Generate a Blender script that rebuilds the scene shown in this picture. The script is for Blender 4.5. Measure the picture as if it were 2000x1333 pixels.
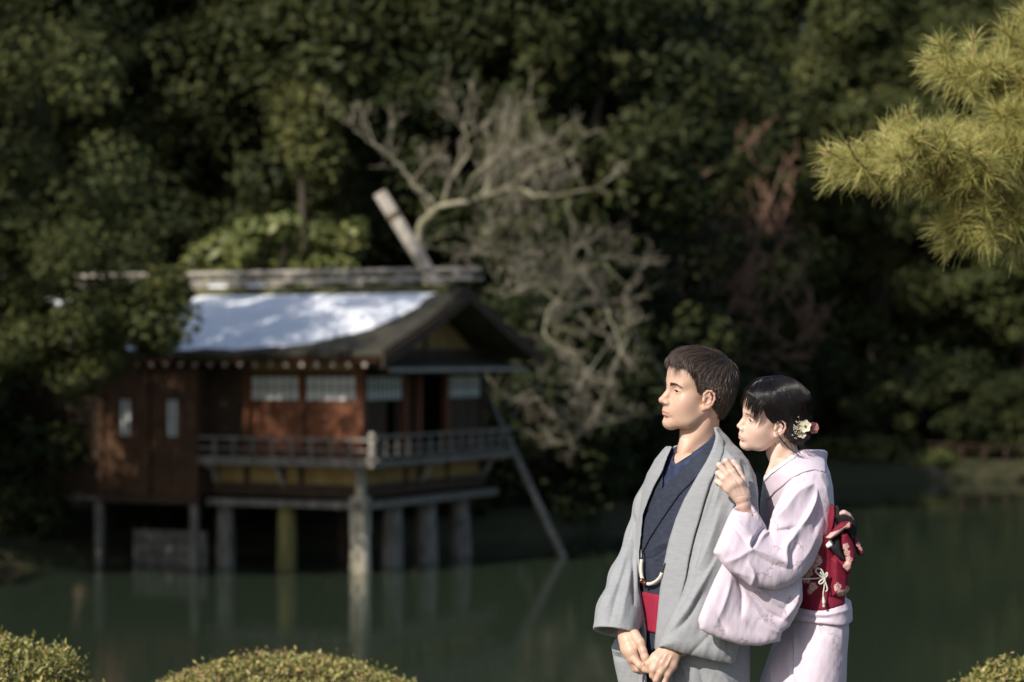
import bpy, math, random
import numpy as np
from mathutils import Vector, Matrix

for _o in list(bpy.data.objects):
    bpy.data.objects.remove(_o)
SC = bpy.context.scene
COL = SC.collection
PI = math.pi

# ------------------------------------------------------------------ camera
F = 85.0 / 36.0 * 2000.0          # focal length in photograph pixels
YH = 705.0                        # horizon row in the photograph
ZC = 3.94                         # camera height above the water of the pond
cam_d = bpy.data.cameras.new('camera')
cam = bpy.data.objects.new('camera', cam_d)
COL.objects.link(cam)
cam.location = (0, 0, ZC)
cam.rotation_euler = (PI / 2, 0, 0)
cam_d.lens = 85.0
cam_d.sensor_width = 36.0
cam_d.shift_y = (YH - 666.5) / 2000.0
cam_d.clip_start = 0.1
cam_d.clip_end = 2000.0
cam_d.dof.use_dof = True
cam_d.dof.focus_distance = 6.83
cam_d.dof.aperture_fstop = 3.0
cam_d.dof.aperture_blades = 9
SC.camera = cam

# ------------------------------------------------------------------ sky, sun, exposure
SUN = Vector((-0.530, -0.610, 0.590)).normalized()      # direction towards the sun
SUN_EL = math.asin(SUN.z)
SUN_AZ = math.atan2(SUN.x, SUN.y)
world = bpy.data.worlds.new('World')
SC.world = world
world.use_nodes = True
wn = world.node_tree.nodes
wl = world.node_tree.links
sky = wn.new('ShaderNodeTexSky')
sky.sky_type = 'NISHITA'
sky.sun_disc = False
sky.sun_elevation = SUN_EL
sky.sun_rotation = SUN_AZ
sky.air_density = 1.0
sky.dust_density = 1.2
wn['Background'].inputs['Strength'].default_value = 0.095
wl.new(sky.outputs['Color'], wn['Background'].inputs['Color'])
sun_d = bpy.data.lights.new('sun', 'SUN')
sun_d.energy = 4.2
sun_d.angle = math.radians(0.55)
sun_d.color = (1.0, 0.93, 0.83)
sun = bpy.data.objects.new('sun', sun_d)
COL.objects.link(sun)
sun.rotation_euler = SUN.to_track_quat('Z', 'Y').to_euler()
sun.location = (-30, -25, 40)
SC.view_settings.view_transform = 'Standard'
SC.view_settings.look = 'None'
SC.view_settings.exposure = 0.35
SC.view_settings.gamma = 1.0
SC.view_settings.use_curve_mapping = False
SC.render.engine = 'CYCLES'
SC.cycles.use_denoising = True
SC.cycles.max_bounces = 6
SC.cycles.diffuse_bounces = 3
SC.cycles.glossy_bounces = 3
SC.cycles.transmission_bounces = 4
SC.cycles.sample_clamp_indirect = 4.0


def P(px, py, d):
    """a point of the place: photograph pixel and distance from the camera plane"""
    return np.array([(px - 1000.0) / F * d, d, ZC - (py - YH) / F * d])


# ------------------------------------------------------------------ materials
MATS = {}


def M(name, c1, c2=None, scale=6.0, rough=0.7, bump=0.0, bscale=40.0, stretch=(1, 1, 1), spec=0.3,
      island=0.0, sss=0.0, sss_col=None, trans=0.0, detail=4.0, lo=0.35, hi=0.65, attr=None, attr_col=None, sheen=0.0, bdist=0.02):
    m = bpy.data.materials.new(name)
    MATS[name] = m
    m.use_nodes = True
    n, l = m.node_tree.nodes, m.node_tree.links
    b = n['Principled BSDF']
    b.inputs['Roughness'].default_value = rough
    b.inputs['Specular IOR Level'].default_value = spec
    tc = n.new('ShaderNodeTexCoord')
    mp = n.new('ShaderNodeMapping')
    mp.inputs['Scale'].default_value = stretch
    l.new(tc.outputs['Object'], mp.inputs['Vector'])
    col = None
    if c2 is not None:
        nz = n.new('ShaderNodeTexNoise')
        nz.inputs['Scale'].default_value = scale
        nz.inputs['Detail'].default_value = detail
        l.new(mp.outputs['Vector'], nz.inputs['Vector'])
        rp = n.new('ShaderNodeValToRGB')
        rp.color_ramp.elements[0].position = lo
        rp.color_ramp.elements[1].position = hi
        rp.color_ramp.elements[0].color = (*c1, 1)
        rp.color_ramp.elements[1].color = (*c2, 1)
        l.new(nz.outputs['Fac'], rp.inputs['Fac'])
        col = rp.outputs['Color']
    if island > 0:
        g = n.new('ShaderNodeNewGeometry')
        hs = n.new('ShaderNodeHueSaturation')
        mr = n.new('ShaderNodeMapRange')
        mr.inputs['To Min'].default_value = 1 - island
        mr.inputs['To Max'].default_value = 1 + island
        l.new(g.outputs['Random Per Island'], mr.inputs['Value'])
        l.new(mr.outputs['Result'], hs.inputs['Value'])
        mr2 = n.new('ShaderNodeMapRange')
        mr2.inputs['To Min'].default_value = 0.5 + island * 0.06
        mr2.inputs['To Max'].default_value = 0.5 - island * 0.06
        l.new(g.outputs['Random Per Island'], mr2.inputs['Value'])
        l.new(mr2.outputs['Result'], hs.inputs['Hue'])
        if col is None:
            hs.inputs['Color'].default_value = (*c1, 1)
        else:
            l.new(col, hs.inputs['Color'])
        col = hs.outputs['Color']
    if attr:
        at = n.new('ShaderNodeAttribute')
        at.attribute_name = attr
        mx = n.new('ShaderNodeMix')
        mx.data_type = 'RGBA'
        l.new(at.outputs['Fac'], mx.inputs['Factor'])
        if col is None:
            mx.inputs['A'].default_value = (*c1, 1)
        else:
            l.new(col, mx.inputs['A'])
        mx.inputs['B'].default_value = (*attr_col, 1)
        col = mx.outputs['Result']
    if col is None:
        b.inputs['Base Color'].default_value = (*c1, 1)
    else:
        l.new(col, b.inputs['Base Color'])
    if bump > 0:
        nb = n.new('ShaderNodeTexNoise')
        nb.inputs['Scale'].default_value = bscale
        nb.inputs['Detail'].default_value = 5
        l.new(mp.outputs['Vector'], nb.inputs['Vector'])
        bp = n.new('ShaderNodeBump')
        bp.inputs['Strength'].default_value = min(1.0, bump)
        bp.inputs['Distance'].default_value = bdist
        l.new(nb.outputs['Fac'], bp.inputs['Height'])
        l.new(bp.outputs['Normal'], b.inputs['Normal'])
    if sss > 0:
        b.inputs['Subsurface Weight'].default_value = sss
        b.inputs['Subsurface Radius'].default_value = sss_col or (1.0, 0.35, 0.2)
        b.inputs['Subsurface Scale'].default_value = 0.004
    if sheen > 0:
        b.inputs['Sheen Weight'].default_value = sheen
    if trans > 0:
        out = n['Material Output']
        ts = n.new('ShaderNodeBsdfTranslucent')
        if col is None:
            ts.inputs['Color'].default_value = (*c1, 1)
        else:
            l.new(col, ts.inputs['Color'])
        mxs = n.new('ShaderNodeMixShader')
        mxs.inputs['Fac'].default_value = trans
        l.new(b.outputs['BSDF'], mxs.inputs[1])
        l.new(ts.outputs['BSDF'], mxs.inputs[2])
        l.new(mxs.outputs['Shader'], out.inputs['Surface'])
    return m


# ------------------------------------------------------------------ objects
ORG = {}


def tag(o, label=None, cat=None, group=None, kind=None):
    if label:
        o['label'] = label
    if cat:
        o['category'] = cat
    if group:
        o['group'] = group
    if kind:
        o['kind'] = kind
    return o


def empty(name, loc, label=None, cat=None, group=None):
    o = bpy.data.objects.new(name, None)
    o.empty_display_size = 0.2
    COL.objects.link(o)
    o.location = tuple(float(c) for c in loc)
    ORG[o.name] = np.array(loc, float)
    return tag(o, label, cat, group)


def mesh_data(name, V, faces, mat, smooth=False):
    me = bpy.data.meshes.new(name)
    V = np.asarray(V, dtype=np.float32)
    if isinstance(faces, np.ndarray):
        nf, k = faces.shape
        me.vertices.add(len(V))
        me.vertices.foreach_set('co', V.ravel())
        me.loops.add(nf * k)
        me.loops.foreach_set('vertex_index', faces.astype(np.int32).ravel())
        me.polygons.add(nf)
        me.polygons.foreach_set('loop_start', np.arange(0, nf * k, k, dtype=np.int32))
        me.polygons.foreach_set('loop_total', np.full(nf, k, dtype=np.int32))
        me.update(calc_edges=True)
    else:
        me.from_pydata([tuple(v) for v in V.tolist()], [], faces)
    if smooth:
        me.polygons.foreach_set('use_smooth', np.ones(len(me.polygons), dtype=bool))
    me.materials.append(mat)
    me.update()
    return me


def obj(name, V, faces, mat, parent=None, smooth=False):
    V = np.asarray(V, dtype=float)
    if parent is not None:
        org = ORG[parent.name]
    else:
        org = np.array([V[:, 0].mean(), V[:, 1].mean(), V[:, 2].min()])
    o = bpy.data.objects.new(name, mesh_data(name, V - org, faces, mat, smooth))
    COL.objects.link(o)
    if parent is not None:
        o.parent = parent
    else:
        o.location = tuple(org)
    ORG[o.name] = org
    return o


def copy_of(src, loc, rotz=0.0, scale=1.0, parent=None):
    c = src.copy()
    COL.objects.link(c)
    c.location = loc
    c.rotation_euler = (0, 0, rotz)
    c.scale = (scale,) * 3 if np.isscalar(scale) else scale
    c.parent = parent
    for ch in src.children:
        d = ch.copy()
        COL.objects.link(d)
        d.parent = c
    return c


class MB:
    """collects boxes, tubes and free faces for one mesh"""

    def __init__(self):
        self.v, self.f, self.n = [], [], 0

    def add(self, V, faces):
        V = np.asarray(V, float)
        self.v.append(V)
        self.f += [tuple(i + self.n for i in q) for q in faces]
        self.n += len(V)

    def box8(self, c8):
        self.add(c8, [(0, 3, 2, 1), (4, 5, 6, 7), (0, 1, 5, 4), (1, 2, 6, 5), (2, 3, 7, 6), (3, 0, 4, 7)])

    def box(self, lo, hi):
        x0, y0, z0 = lo
        x1, y1, z1 = hi
        self.box8([(x0, y0, z0), (x1, y0, z0), (x1, y1, z0), (x0, y1, z0), (x0, y0, z1), (x1, y0, z1), (x1, y1, z1), (x0, y1, z1)])

    def tube(self, pts, rad, sides=6, caps=True):
        pts = np.asarray(pts, float)
        n = len(pts)
        rad = np.full(n, rad) if np.isscalar(rad) else np.asarray(rad, float)
        tan = np.gradient(pts, axis=0)
        tan /= np.linalg.norm(tan, axis=1)[:, None] + 1e-12
        ref = np.array([0, 0, 1.0]) if abs(tan[0][2]) < 0.9 else np.array([1.0, 0, 0])
        a = np.cross(tan[0], ref)
        a /= np.linalg.norm(a)
        V = []
        ang = np.arange(sides) * 2 * PI / sides
        for i in range(n):
            a = a - tan[i] * np.dot(a, tan[i])
            a /= np.linalg.norm(a) + 1e-12
            b = np.cross(tan[i], a)
            V.append(pts[i] + rad[i] * (np.cos(ang)[:, None] * a + np.sin(ang)[:, None] * b))
        fs = []
        for i in range(n - 1):
            for k in range(sides):
                k2 = (k + 1) % sides
                fs.append((i * sides + k, i * sides + k2, (i + 1) * sides + k2, (i + 1) * sides + k))
        if caps:
            fs.append(tuple(range(sides))[::-1])
            fs.append(tuple((n - 1) * sides + k for k in range(sides)))
        self.add(np.concatenate(V), fs)

    def build(self, name, mat, parent=None, smooth=False):
        return obj(name, np.concatenate(self.v), self.f, mat, parent, smooth)


def spline(pts, n):
    """Catmull-Rom through the points, n samples"""
    p = np.asarray(pts, float)
    p = np.vstack([2 * p[0] - p[1], p, 2 * p[-1] - p[-2]])
    m = len(p) - 3
    out = []
    for t in np.linspace(0, m - 1e-9, n):
        i = int(t)
        u = t - i
        a, b, c, d = p[i], p[i + 1], p[i + 2], p[i + 3]
        out.append(0.5 * ((2 * b) + (c - a) * u + (2 * a - 5 * b + 4 * c - d) * u * u + (3 * b - a - 3 * c + d) * u ** 3))
    return np.array(out)


def sstep(a, b, x):
    t = np.clip((x - a) / (b - a), 0, 1)
    return t * t * (3 - 2 * t)


def vnoise(x, y, seed=0):
    """cheap smooth 2-D noise from sines"""
    r = np.random.RandomState(seed)
    o = 0
    for k in range(6):
        a, b, c = r.uniform(-1, 1, 3)
        o = o + np.sin(x * a * (1 + k * 0.7) + y * b * (1 + k * 0.7) + c * 9) / (1 + k * 0.5)
    return o / 3
# ================================================================== the setting: ground, pond
def shore(x):
    return np.interp(x, [-400, -40, -14, -11, -8, -2, 1, 4, 9, 14, 60, 400], [26, 30, 34, 43, 47.0, 50.5, 54, 60, 73, 79, 80, 90])


def ground_z(x, y):
    near = 2.24 * (1 - sstep(10.5, 21.5, y + 0.6 * np.sin(x * 0.35)))
    d = y - shore(x)
    far = 0.55 * sstep(0, 1.8, d) + 0.35 * sstep(2, 9, d) + 6.0 * sstep(10, 60, d) + 0.25 * vnoise(x * 0.5, y * 0.5, 3) * sstep(2, 8, d)
    basin = -1.6 * sstep(17, 24, y) * (1 - sstep(-1.6, 0.5, d))
    return near + far + basin


m_ground = M('moss_ground', (0.03, 0.036, 0.012), (0.05, 0.042, 0.02), scale=1.3, rough=0.95, bump=0.6, bscale=6)
xs = np.concatenate([np.linspace(-420, -45, 16), np.linspace(-40, 40, 101), np.linspace(45, 420, 16)])
ys = np.concatenate([np.linspace(-60, 4, 12), np.linspace(5, 110, 150), np.linspace(115, 420, 20)])
gx, gy = np.meshgrid(xs, ys)
gv = np.stack([gx, gy, ground_z(gx, gy)], -1).reshape(-1, 3)
nx, ny = len(xs), len(ys)
ii = np.arange(nx * ny).reshape(ny, nx)
gf = np.stack([ii[:-1, :-1], ii[:-1, 1:], ii[1:, 1:], ii[1:, :-1]], -1).reshape(-1, 4)
o = obj('ground', gv, gf, m_ground, smooth=True)
tag(o, 'mossy earth of the garden and both banks of the pond', kind='structure')

m_water = bpy.data.materials.new('pond_water')
m_water.use_nodes = True
n, l = m_water.node_tree.nodes, m_water.node_tree.links
b = n['Principled BSDF']
b.inputs['Base Color'].default_value = (0.027, 0.039, 0.024, 1)
b.inputs['Roughness'].default_value = 0.045
b.inputs['IOR'].default_value = 1.33
tc = n.new('ShaderNodeTexCoord')
mp = n.new('ShaderNodeMapping')
mp.inputs['Scale'].default_value = (0.55, 1.5, 1)
nz = n.new('ShaderNodeTexNoise')
nz.inputs['Scale'].default_value = 1.7
nz.inputs['Detail'].default_value = 3
bp = n.new('ShaderNodeBump')
bp.inputs['Strength'].default_value = 0.10
bp.inputs['Distance'].default_value = 0.05
l.new(tc.outputs['Object'], mp.inputs['Vector'])
l.new(mp.outputs['Vector'], nz.inputs['Vector'])
l.new(nz.outputs['Fac'], bp.inputs['Height'])
l.new(bp.outputs['Normal'], b.inputs['Normal'])
o = obj('pond_water', [(-300, 14, 0), (300, 14, 0), (300, 130, 0), (-300, 130, 0)], [(0, 1, 2, 3)], m_water)
tag(o, 'still dark green water of the garden pond', kind='structure')

# ================================================================== the teahouse over the water
HA = math.radians(25)
HO = P(705, 1118, 45.0)
HO[2] = 0.0
HU = np.array([-math.cos(HA), math.sin(HA), 0])     # along the front, to the left
HV = np.array([math.sin(HA), math.cos(HA), 0])      # along the gable side, to the back
HZ = np.array([0, 0, 1.0])


def H(s, t, z):
    return HO + s * HU + t * HV + z * HZ


def hbox(mb, s0, s1, t0, t1, z0, z1):
    c = [H(s, t, z) for z in (z0, z1) for (s, t) in ((s0, t0), (s0, t1), (s1, t1), (s1, t0))]
    mb.box8(c)


m_wood_dark = M('dark_timber', (0.035, 0.022, 0.014), (0.07, 0.042, 0.025), scale=3, rough=0.8, bump=0.3, bscale=25, stretch=(1, 1, 6))
m_wood_red = M('red_brown_boards', (0.10, 0.034, 0.014), (0.17, 0.060, 0.024), scale=4, rough=0.65, bump=0.3, bscale=20, stretch=(3, 3, 0.6))
m_wood_grey = M('weathered_timber', (0.22, 0.20, 0.17), (0.40, 0.36, 0.31), scale=5, rough=0.85, bump=0.4, bscale=30, stretch=(2, 2, 0.5))
m_wing = M('shaded_brown_boards', (0.046, 0.022, 0.010), (0.095, 0.044, 0.019), scale=4, rough=0.7, bump=0.3, bscale=20, stretch=(3, 3, 0.6))  # brown boards darkened, so the wing's shade lies in the colour
m_rail = M('railing_timber', (0.10, 0.09, 0.075), (0.24, 0.215, 0.18), scale=5, rough=0.85, bump=0.4, bscale=30, stretch=(2, 2, 0.5))  # darker copy of the weathered timber, with shade put into the colour
m_pile_sunlit = M('sunlit_pile_timber', (0.30, 0.26, 0.19), (0.50, 0.45, 0.34), scale=3, rough=0.85, bump=0.5, bscale=15, stretch=(2, 2, 0.5))  # pale copy for the corner pile; direct sun is put into the colour
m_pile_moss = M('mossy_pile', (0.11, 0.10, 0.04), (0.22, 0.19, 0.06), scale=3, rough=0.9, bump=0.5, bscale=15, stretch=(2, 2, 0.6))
m_plaster = M('ochre_plaster', (0.22, 0.145, 0.05), (0.30, 0.205, 0.08), scale=3, rough=0.9)
m_paper = M('shoji_paper', (0.55, 0.58, 0.56), (0.68, 0.70, 0.67), scale=3, rough=0.9)
m_thatch = M('shingle_roof', (0.032, 0.029, 0.023), (0.060, 0.054, 0.036), scale=5, rough=0.95, bump=0.8, bscale=14, stretch=(0.5, 1, 1))
m_moss = M('roof_moss', (0.05, 0.055, 0.02), (0.11, 0.10, 0.04), scale=4, rough=1.0, bump=0.8, bscale=20)
m_snow = M('snow', (0.80, 0.82, 0.86), (0.88, 0.89, 0.92), scale=2, rough=0.75, bump=0.25, bscale=9, sss=0.0)
m_stone = M('grey_stone', (0.022, 0.022, 0.019), (0.05, 0.047, 0.04), scale=3, rough=0.95, bump=0.8, bscale=6)

house = empty('teahouse', HO, 'wooden teahouse on piles over the pond with snow on its roof', 'teahouse')


def hpart(name, mat, *boxes, parent=None, smooth=False):
    mb = MB()
    for bx in boxes:
        hbox(mb, *bx)
    return mb.build(name, mat, parent or house, smooth)


L_S, L_T = 10.5, 5.2                       # length to the left, depth of the house
EZ, RZ = 4.02, 5.30                        # eave and ridge heights
# roof: two slopes with real thickness, slightly concave, in three stepped courses at the eave
RT = L_T / 2


def slope(tsign, thick, zoff, s0, s1, over, name, mat):
    mb = MB()
    nseg = 8
    t_e = RT + 0.9 + over
    prev = None
    for i in range(nseg):
        a0, a1 = i / nseg, (i + 1) / nseg
        q = []
        for a in (a0, a1):
            t = RT + tsign * t_e * (1 - a)
            z = EZ + (RZ - EZ) * (0.82 * a + 0.18 * a * a) + zoff
            q.append((t, z))
        (ta, za), (tb, zb) = q
        c = [H(s0, ta, za - thick), H(s0, tb, zb - thick), H(s1, tb, zb - thick), H(s1, ta, za - thick),
             H(s0, ta, za), H(s0, tb, zb), H(s1, tb, zb), H(s1, ta, za)]
        mb.box8(c)
    return mb.build(name, mat, house)


roof = slope(-1, 0.10, 0.10, -0.95, L_S, 0.04, 'roof_slope', m_thatch)
slope(1, 0.10, 0.10, -0.95, L_S, 0.04, 'roof_slope', m_thatch)
slope(-1, 0.07, -0.003, -0.85, L_S - 0.1, -0.06, 'eave_course', m_moss)
slope(1, 0.07, -0.003, -0.85, L_S - 0.1, -0.06, 'eave_course', m_moss)
# rafters under both eaves, one by one
for i in range(30):
    s = -0.55 + i * 0.33
    mb = MB()
    for (t0, t1, z0, z1) in ((-0.80, 0.30, EZ - 0.12, EZ + 0.17),):
        c = [H(s, t0, z0 - 0.06), H(s, t1, z1 - 0.06), H(s + 0.07, t1, z1 - 0.06), H(s + 0.07, t0, z0 - 0.06),
             H(s, t0, z0), H(s, t1, z1), H(s + 0.07, t1, z1), H(s + 0.07, t0, z0)]
        mb.box8(c)
    r = mb.build('rafter', m_wood_red, house)
    hpart('rafter_tip', m_wood_grey, (s - 0.004, s + 0.074, -0.815, -0.80, EZ - 0.19, EZ - 0.115), parent=r)
hpart('eave_board', m_wood_red, (-0.80, L_S - 0.2, -0.84, -0.818, EZ - 0.09, EZ - 0.01))
# bargeboards and gable
for sg in (-1, 1):
    mb = MB()
    for i in range(6):
        a0, a1 = i / 6, (i + 1) / 6
        q = [(RT + sg * (RT + 0.98) * (1 - a), EZ + (RZ - EZ) * (0.82 * a + 0.18 * a * a) + 0.02) for a in (a0, a1)]
        (ta, za), (tb, zb) = q
        mb.box8([H(-1.0, ta, za - 0.22), H(-1.0, tb, zb - 0.22), H(-0.955, tb, zb - 0.22), H(-0.955, ta, za - 0.22),
                 H(-1.0, ta, za), H(-1.0, tb, zb), H(-0.955, tb, zb), H(-0.955, ta, za)])
    mb.build('bargeboard', m_wood_dark, house)
mb = MB()
g = [H(-0.02, 0.1, EZ - 0.05), H(-0.02, L_T - 0.1, EZ - 0.05), H(-0.02, RT, RZ - 0.12)]
g2 = [p + 0.06 * HU for p in g]
mb.add(g + g2, [(0, 1, 2), (5, 4, 3), (0, 3, 4, 1), (1, 4, 5, 2), (2, 5, 3, 0)])
mb.build('gable_wall', m_plaster, house)
hpart('gable_tie_beam', m_wood_dark, (-0.06, -0.021, 0.2, L_T - 0.2, EZ + 0.02, EZ + 0.16))
hpart('gable_post', m_wood_dark, (-0.055, -0.021, RT - 0.06, RT + 0.06, EZ + 0.162, RZ - 0.2))
# small pent roof along the gable side
mb = MB()
mb.box8([H(-0.85, -0.5, 3.74), H(-0.85, L_T + 0.3, 3.74), H(0.0, L_T + 0.3, 3.92), H(0.0, -0.5, 3.92),
         H(-0.85, -0.5, 3.82), H(-0.85, L_T + 0.3, 3.82), H(0.0, L_T + 0.3, 4.00), H(0.0, -0.5, 4.00)])
mb.build('pent_roof', m_thatch, house)
hpart('pent_roof_edge', m_wood_grey, (-0.875, -0.852, -0.48, L_T + 0.28, 3.735, 3.80))
# ridge: moss bed, blocks and two weathered logs
hpart('ridge_bed', m_moss, (-0.7, L_S, RT - 0.35, RT + 0.35, RZ - 0.04, RZ + 0.12))
for i in range(12):
    s = -0.55 + i * 0.9
    hpart('ridge_block', m_wood_grey, (s, s + 0.34, RT - 0.26, RT + 0.26, RZ + 0.122, RZ + 0.20))
for sg in (-1, 1):
    hpart('ridge_beam', m_wood_grey, (-1.15, L_S, RT + sg * 0.23 - 0.06, RT + sg * 0.23 + 0.06, RZ + 0.202, RZ + 0.275))
for i in range(9):
    s = -0.9 + i * 1.25
    hpart('ridge_crosspiece', m_wood_grey, (s, s + 0.10, RT - 0.32, RT + 0.32, RZ + 0.277, RZ + 0.345))
mb = MB()
mb.tube([H(-1.25, RT - 0.05, RZ + 0.405), H(L_S, RT - 0.05, RZ + 0.405)], 0.058, 10)
mb.build('ridge_log', m_wood_grey, house, True)

# corner post standing in the water, other wall posts
hpart('corner_post', m_wood_red, (-0.07, 0.09, -0.07, 0.09, 2.0, 3.95))
hpart('base_post', m_pile_sunlit, (-0.06, 0.08, -0.06, 0.08, 1.40, 1.999))
hpart('corner_post_foot', m_pile_sunlit, (-0.13, 0.16, -0.15, 0.14, 0.72, 1.399))
for s in (1.22, 2.42, 3.45):
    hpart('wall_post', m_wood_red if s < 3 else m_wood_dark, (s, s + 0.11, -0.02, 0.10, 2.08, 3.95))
    hpart('base_post', m_wood_dark, (s, s + 0.11, -0.02, 0.10, 1.40, 2.015))
for t in (1.75, 2.35, 3.55, L_T):
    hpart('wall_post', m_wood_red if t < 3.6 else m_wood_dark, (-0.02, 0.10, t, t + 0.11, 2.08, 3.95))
    hpart('base_post', m_wood_dark, (-0.02, 0.10, t, t + 0.11, 1.40, 2.015))
hpart('wall_plate', m_wood_dark, (0.0, L_S - 0.3, -0.025, 0.105, 3.951, 4.08))
hpart('wall_plate', m_wood_dark, (-0.025, 0.105, 0.11, L_T + 0.2, 3.951, 4.075))
hpart('lintel', m_wood_dark, (0.095, 3.45, 0.0, 0.085, 3.66, 3.74))
hpart('lintel', m_wood_dark, (0.0, 0.085, 0.10, L_T, 3.66, 3.735))
hpart('plaster_band', m_plaster, (0.1, 1.21, 0.035, 0.06, 3.742, 3.95))
hpart('plaster_band', m_plaster, (1.335, 2.41, 0.035, 0.06, 3.742, 3.95))
hpart('plaster_band', m_wood_dark, (2.54, 3.44, 0.035, 0.06, 3.742, 3.95))


def shoji(s0, s1, face='front', z0=3.18, z1=3.655):
    nb = max(2, int(round((s1 - s0) / 0.18)))
    if face == 'front':
        p = hpart('shoji_window', m_paper, (s0, s1, 0.045, 0.055, z0, z1))
        for i in range(nb + 1):
            s = s0 + (s1 - s0 - 0.02) * i / nb
            hpart('shoji_bar', m_wood_red, (s, s + 0.02, 0.028, 0.043, z0, z1), parent=p)
        for z in (z0, (z0 + z1) / 2, z1 - 0.02):
            hpart('shoji_bar', m_wood_red, (s0 + 0.02, s1, 0.014, 0.026, z, z + 0.022), parent=p)
    else:
        p = hpart('shoji_window', m_paper, (0.045, 0.055, s0, s1, z0, z1))
        for i in range(nb + 1):
            s = s0 + (s1 - s0 - 0.02) * i / nb
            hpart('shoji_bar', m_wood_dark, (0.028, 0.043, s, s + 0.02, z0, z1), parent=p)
        for z in (z0, (z0 + z1) / 2, z1 - 0.02):
            hpart('shoji_bar', m_wood_dark, (0.014, 0.026, s0 + 0.02, s1, z, z + 0.022), parent=p)


def boards(s0, s1, face, mat, z0, z1, t=0.04, w=0.155):
    k = int(round((s1 - s0) / w))
    for i in range(k):
        a = s0 + (s1 - s0) * i / k
        e = s0 + (s1 - s0) * (i + 1) / k - 0.012
        dz = 0.004 * (i % 3)
        if face == 'front':
            hpart('wall_board', mat, (a, e, t + dz, t + 0.025 + dz, z0, z1))
        else:
            hpart('wall_board', mat, (t + dz, t + 0.025 + dz, a, e, z0, z1))


shoji(0.11, 1.20)
shoji(1.345, 2.40)
boards(0.11, 1.20, 'front', m_wood_red, 2.06, 3.17)
boards(1.345, 2.40, 'front', m_wood_red, 2.06, 3.17)
boards(2.55, 3.44, 'front', m_wood_dark, 2.06, 3.65)
shoji(0.30, 1.72, 'side')
shoji(3.68, L_T - 0.02, 'side')
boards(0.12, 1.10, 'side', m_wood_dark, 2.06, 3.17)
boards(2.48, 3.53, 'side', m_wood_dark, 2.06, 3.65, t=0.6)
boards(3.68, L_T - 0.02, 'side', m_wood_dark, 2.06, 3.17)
hpart('floor_slab', m_wood_dark, (0.0, L_S - 0.4, 0.12, L_T - 0.05, 1.98, 2.04))
hpart('back_wall', m_wood_dark, (0.2, L_S - 0.4, L_T - 0.06, L_T + 0.02, 0.9, 3.95))
hpart('inner_wall', m_wood_dark, (3.5, 3.6, 0.12, L_T - 0.08, 2.045, 3.95))
# ochre panels below the floor, dark skirt and projecting lower beam
for (a, e) in ((0.10, 1.65), (1.75, 3.42)):
    hpart('plaster_panel', m_plaster, (a, e, 0.02, 0.05, 1.62, 1.975))
for (a, e) in ((0.10, 2.35), (2.46, 5.1)):
    hpart('plaster_panel', m_plaster, (0.02, 0.05, a, e, 1.62, 1.975))
hpart('skirt_board', m_wood_dark, (0.10, 3.5, 0.0, 0.04, 1.38, 1.615))
hpart('skirt_board', m_wood_dark, (0.0, 0.04, 0.10, L_T, 1.38, 1.615))
hpart('lower_beam', m_rail, (-0.13, 3.21, -0.26, -0.13, 1.19, 1.32))
hpart('lower_beam', m_rail, (-0.26, -0.135, -0.26, L_T + 0.2, 1.185, 1.315))
hpart('lower_deck', m_wood_dark, (-0.12, 3.21, -0.125, 0.0, 1.25, 1.33))
hpart('lower_deck', m_wood_dark, (-0.13, 0.0, 0.0, L_T + 0.1, 1.25, 1.33))
# balcony with its railing on both sides
BZ = 2.02
hpart('balcony_floor', m_wood_dark, (-0.50, 3.21, -0.50, -0.02, BZ, BZ + 0.055))
hpart('balcony_floor', m_wood_dark, (-0.50, -0.02, -0.019, L_T + 0.3, BZ, BZ + 0.055))
hpart('balcony_edge', m_rail, (-0.56, 3.21, -0.56, -0.502, BZ - 0.04, BZ + 0.07))
hpart('balcony_edge', m_rail, (-0.56, -0.502, -0.50, L_T + 0.35, BZ - 0.04, BZ + 0.068))
hpart('top_rail', m_rail, (-0.62, 3.21, -0.55, -0.49, BZ + 0.44, BZ + 0.49))
hpart('top_rail', m_rail, (-0.55, -0.49, -0.62, L_T + 0.4, BZ + 0.492, BZ + 0.54))
hpart('middle_rail', m_rail, (-0.60, 3.21, -0.54, -0.50, BZ + 0.25, BZ + 0.285))
hpart('middle_rail', m_rail, (-0.54, -0.50, -0.60, L_T + 0.35, BZ + 0.29, BZ + 0.325))
hpart('bottom_rail', m_rail, (-0.66, 3.21, -0.555, -0.485, BZ + 0.072, BZ + 0.12))
hpart('bottom_rail', m_rail, (-0.555, -0.485, -0.66, L_T + 0.35, BZ + 0.123, BZ + 0.17))
hpart('railing_post', m_wood_grey, (-0.565, -0.475, -0.57, -0.47, BZ + 0.07, BZ + 0.60))  # corner post paler than the rails: sunlight held in its colour
for i in range(8):
    s = -0.1 + i * 0.42
    hpart('baluster', m_rail, (s, s + 0.045, -0.545, -0.495, BZ + 0.12, BZ + 0.44))
for i in range(12):
    t = 0.0 + i * 0.45
    hpart('baluster', m_rail, (-0.545, -0.495, t, t + 0.045, BZ + 0.17, BZ + 0.49))
for s in (-0.02, 1.66, 3.10):                # curved brackets under the balcony
    mb = MB()
    mb.tube(spline([H(s, 0.0, 1.60), H(s, -0.14, 1.72), H(s, -0.22, 1.90), H(s, -0.46, 1.97)], 8), 0.045, 6)
    mb.build('bracket', m_wood_grey, house)
for t in (2.40, 5.15):
    mb = MB()
    mb.tube(spline([H(0.0, t, 1.60), H(-0.14, t, 1.72), H(-0.22, t, 1.90), H(-0.46, t, 1.97)], 8), 0.045, 6)
    mb.build('bracket', m_wood_grey, house)


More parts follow.
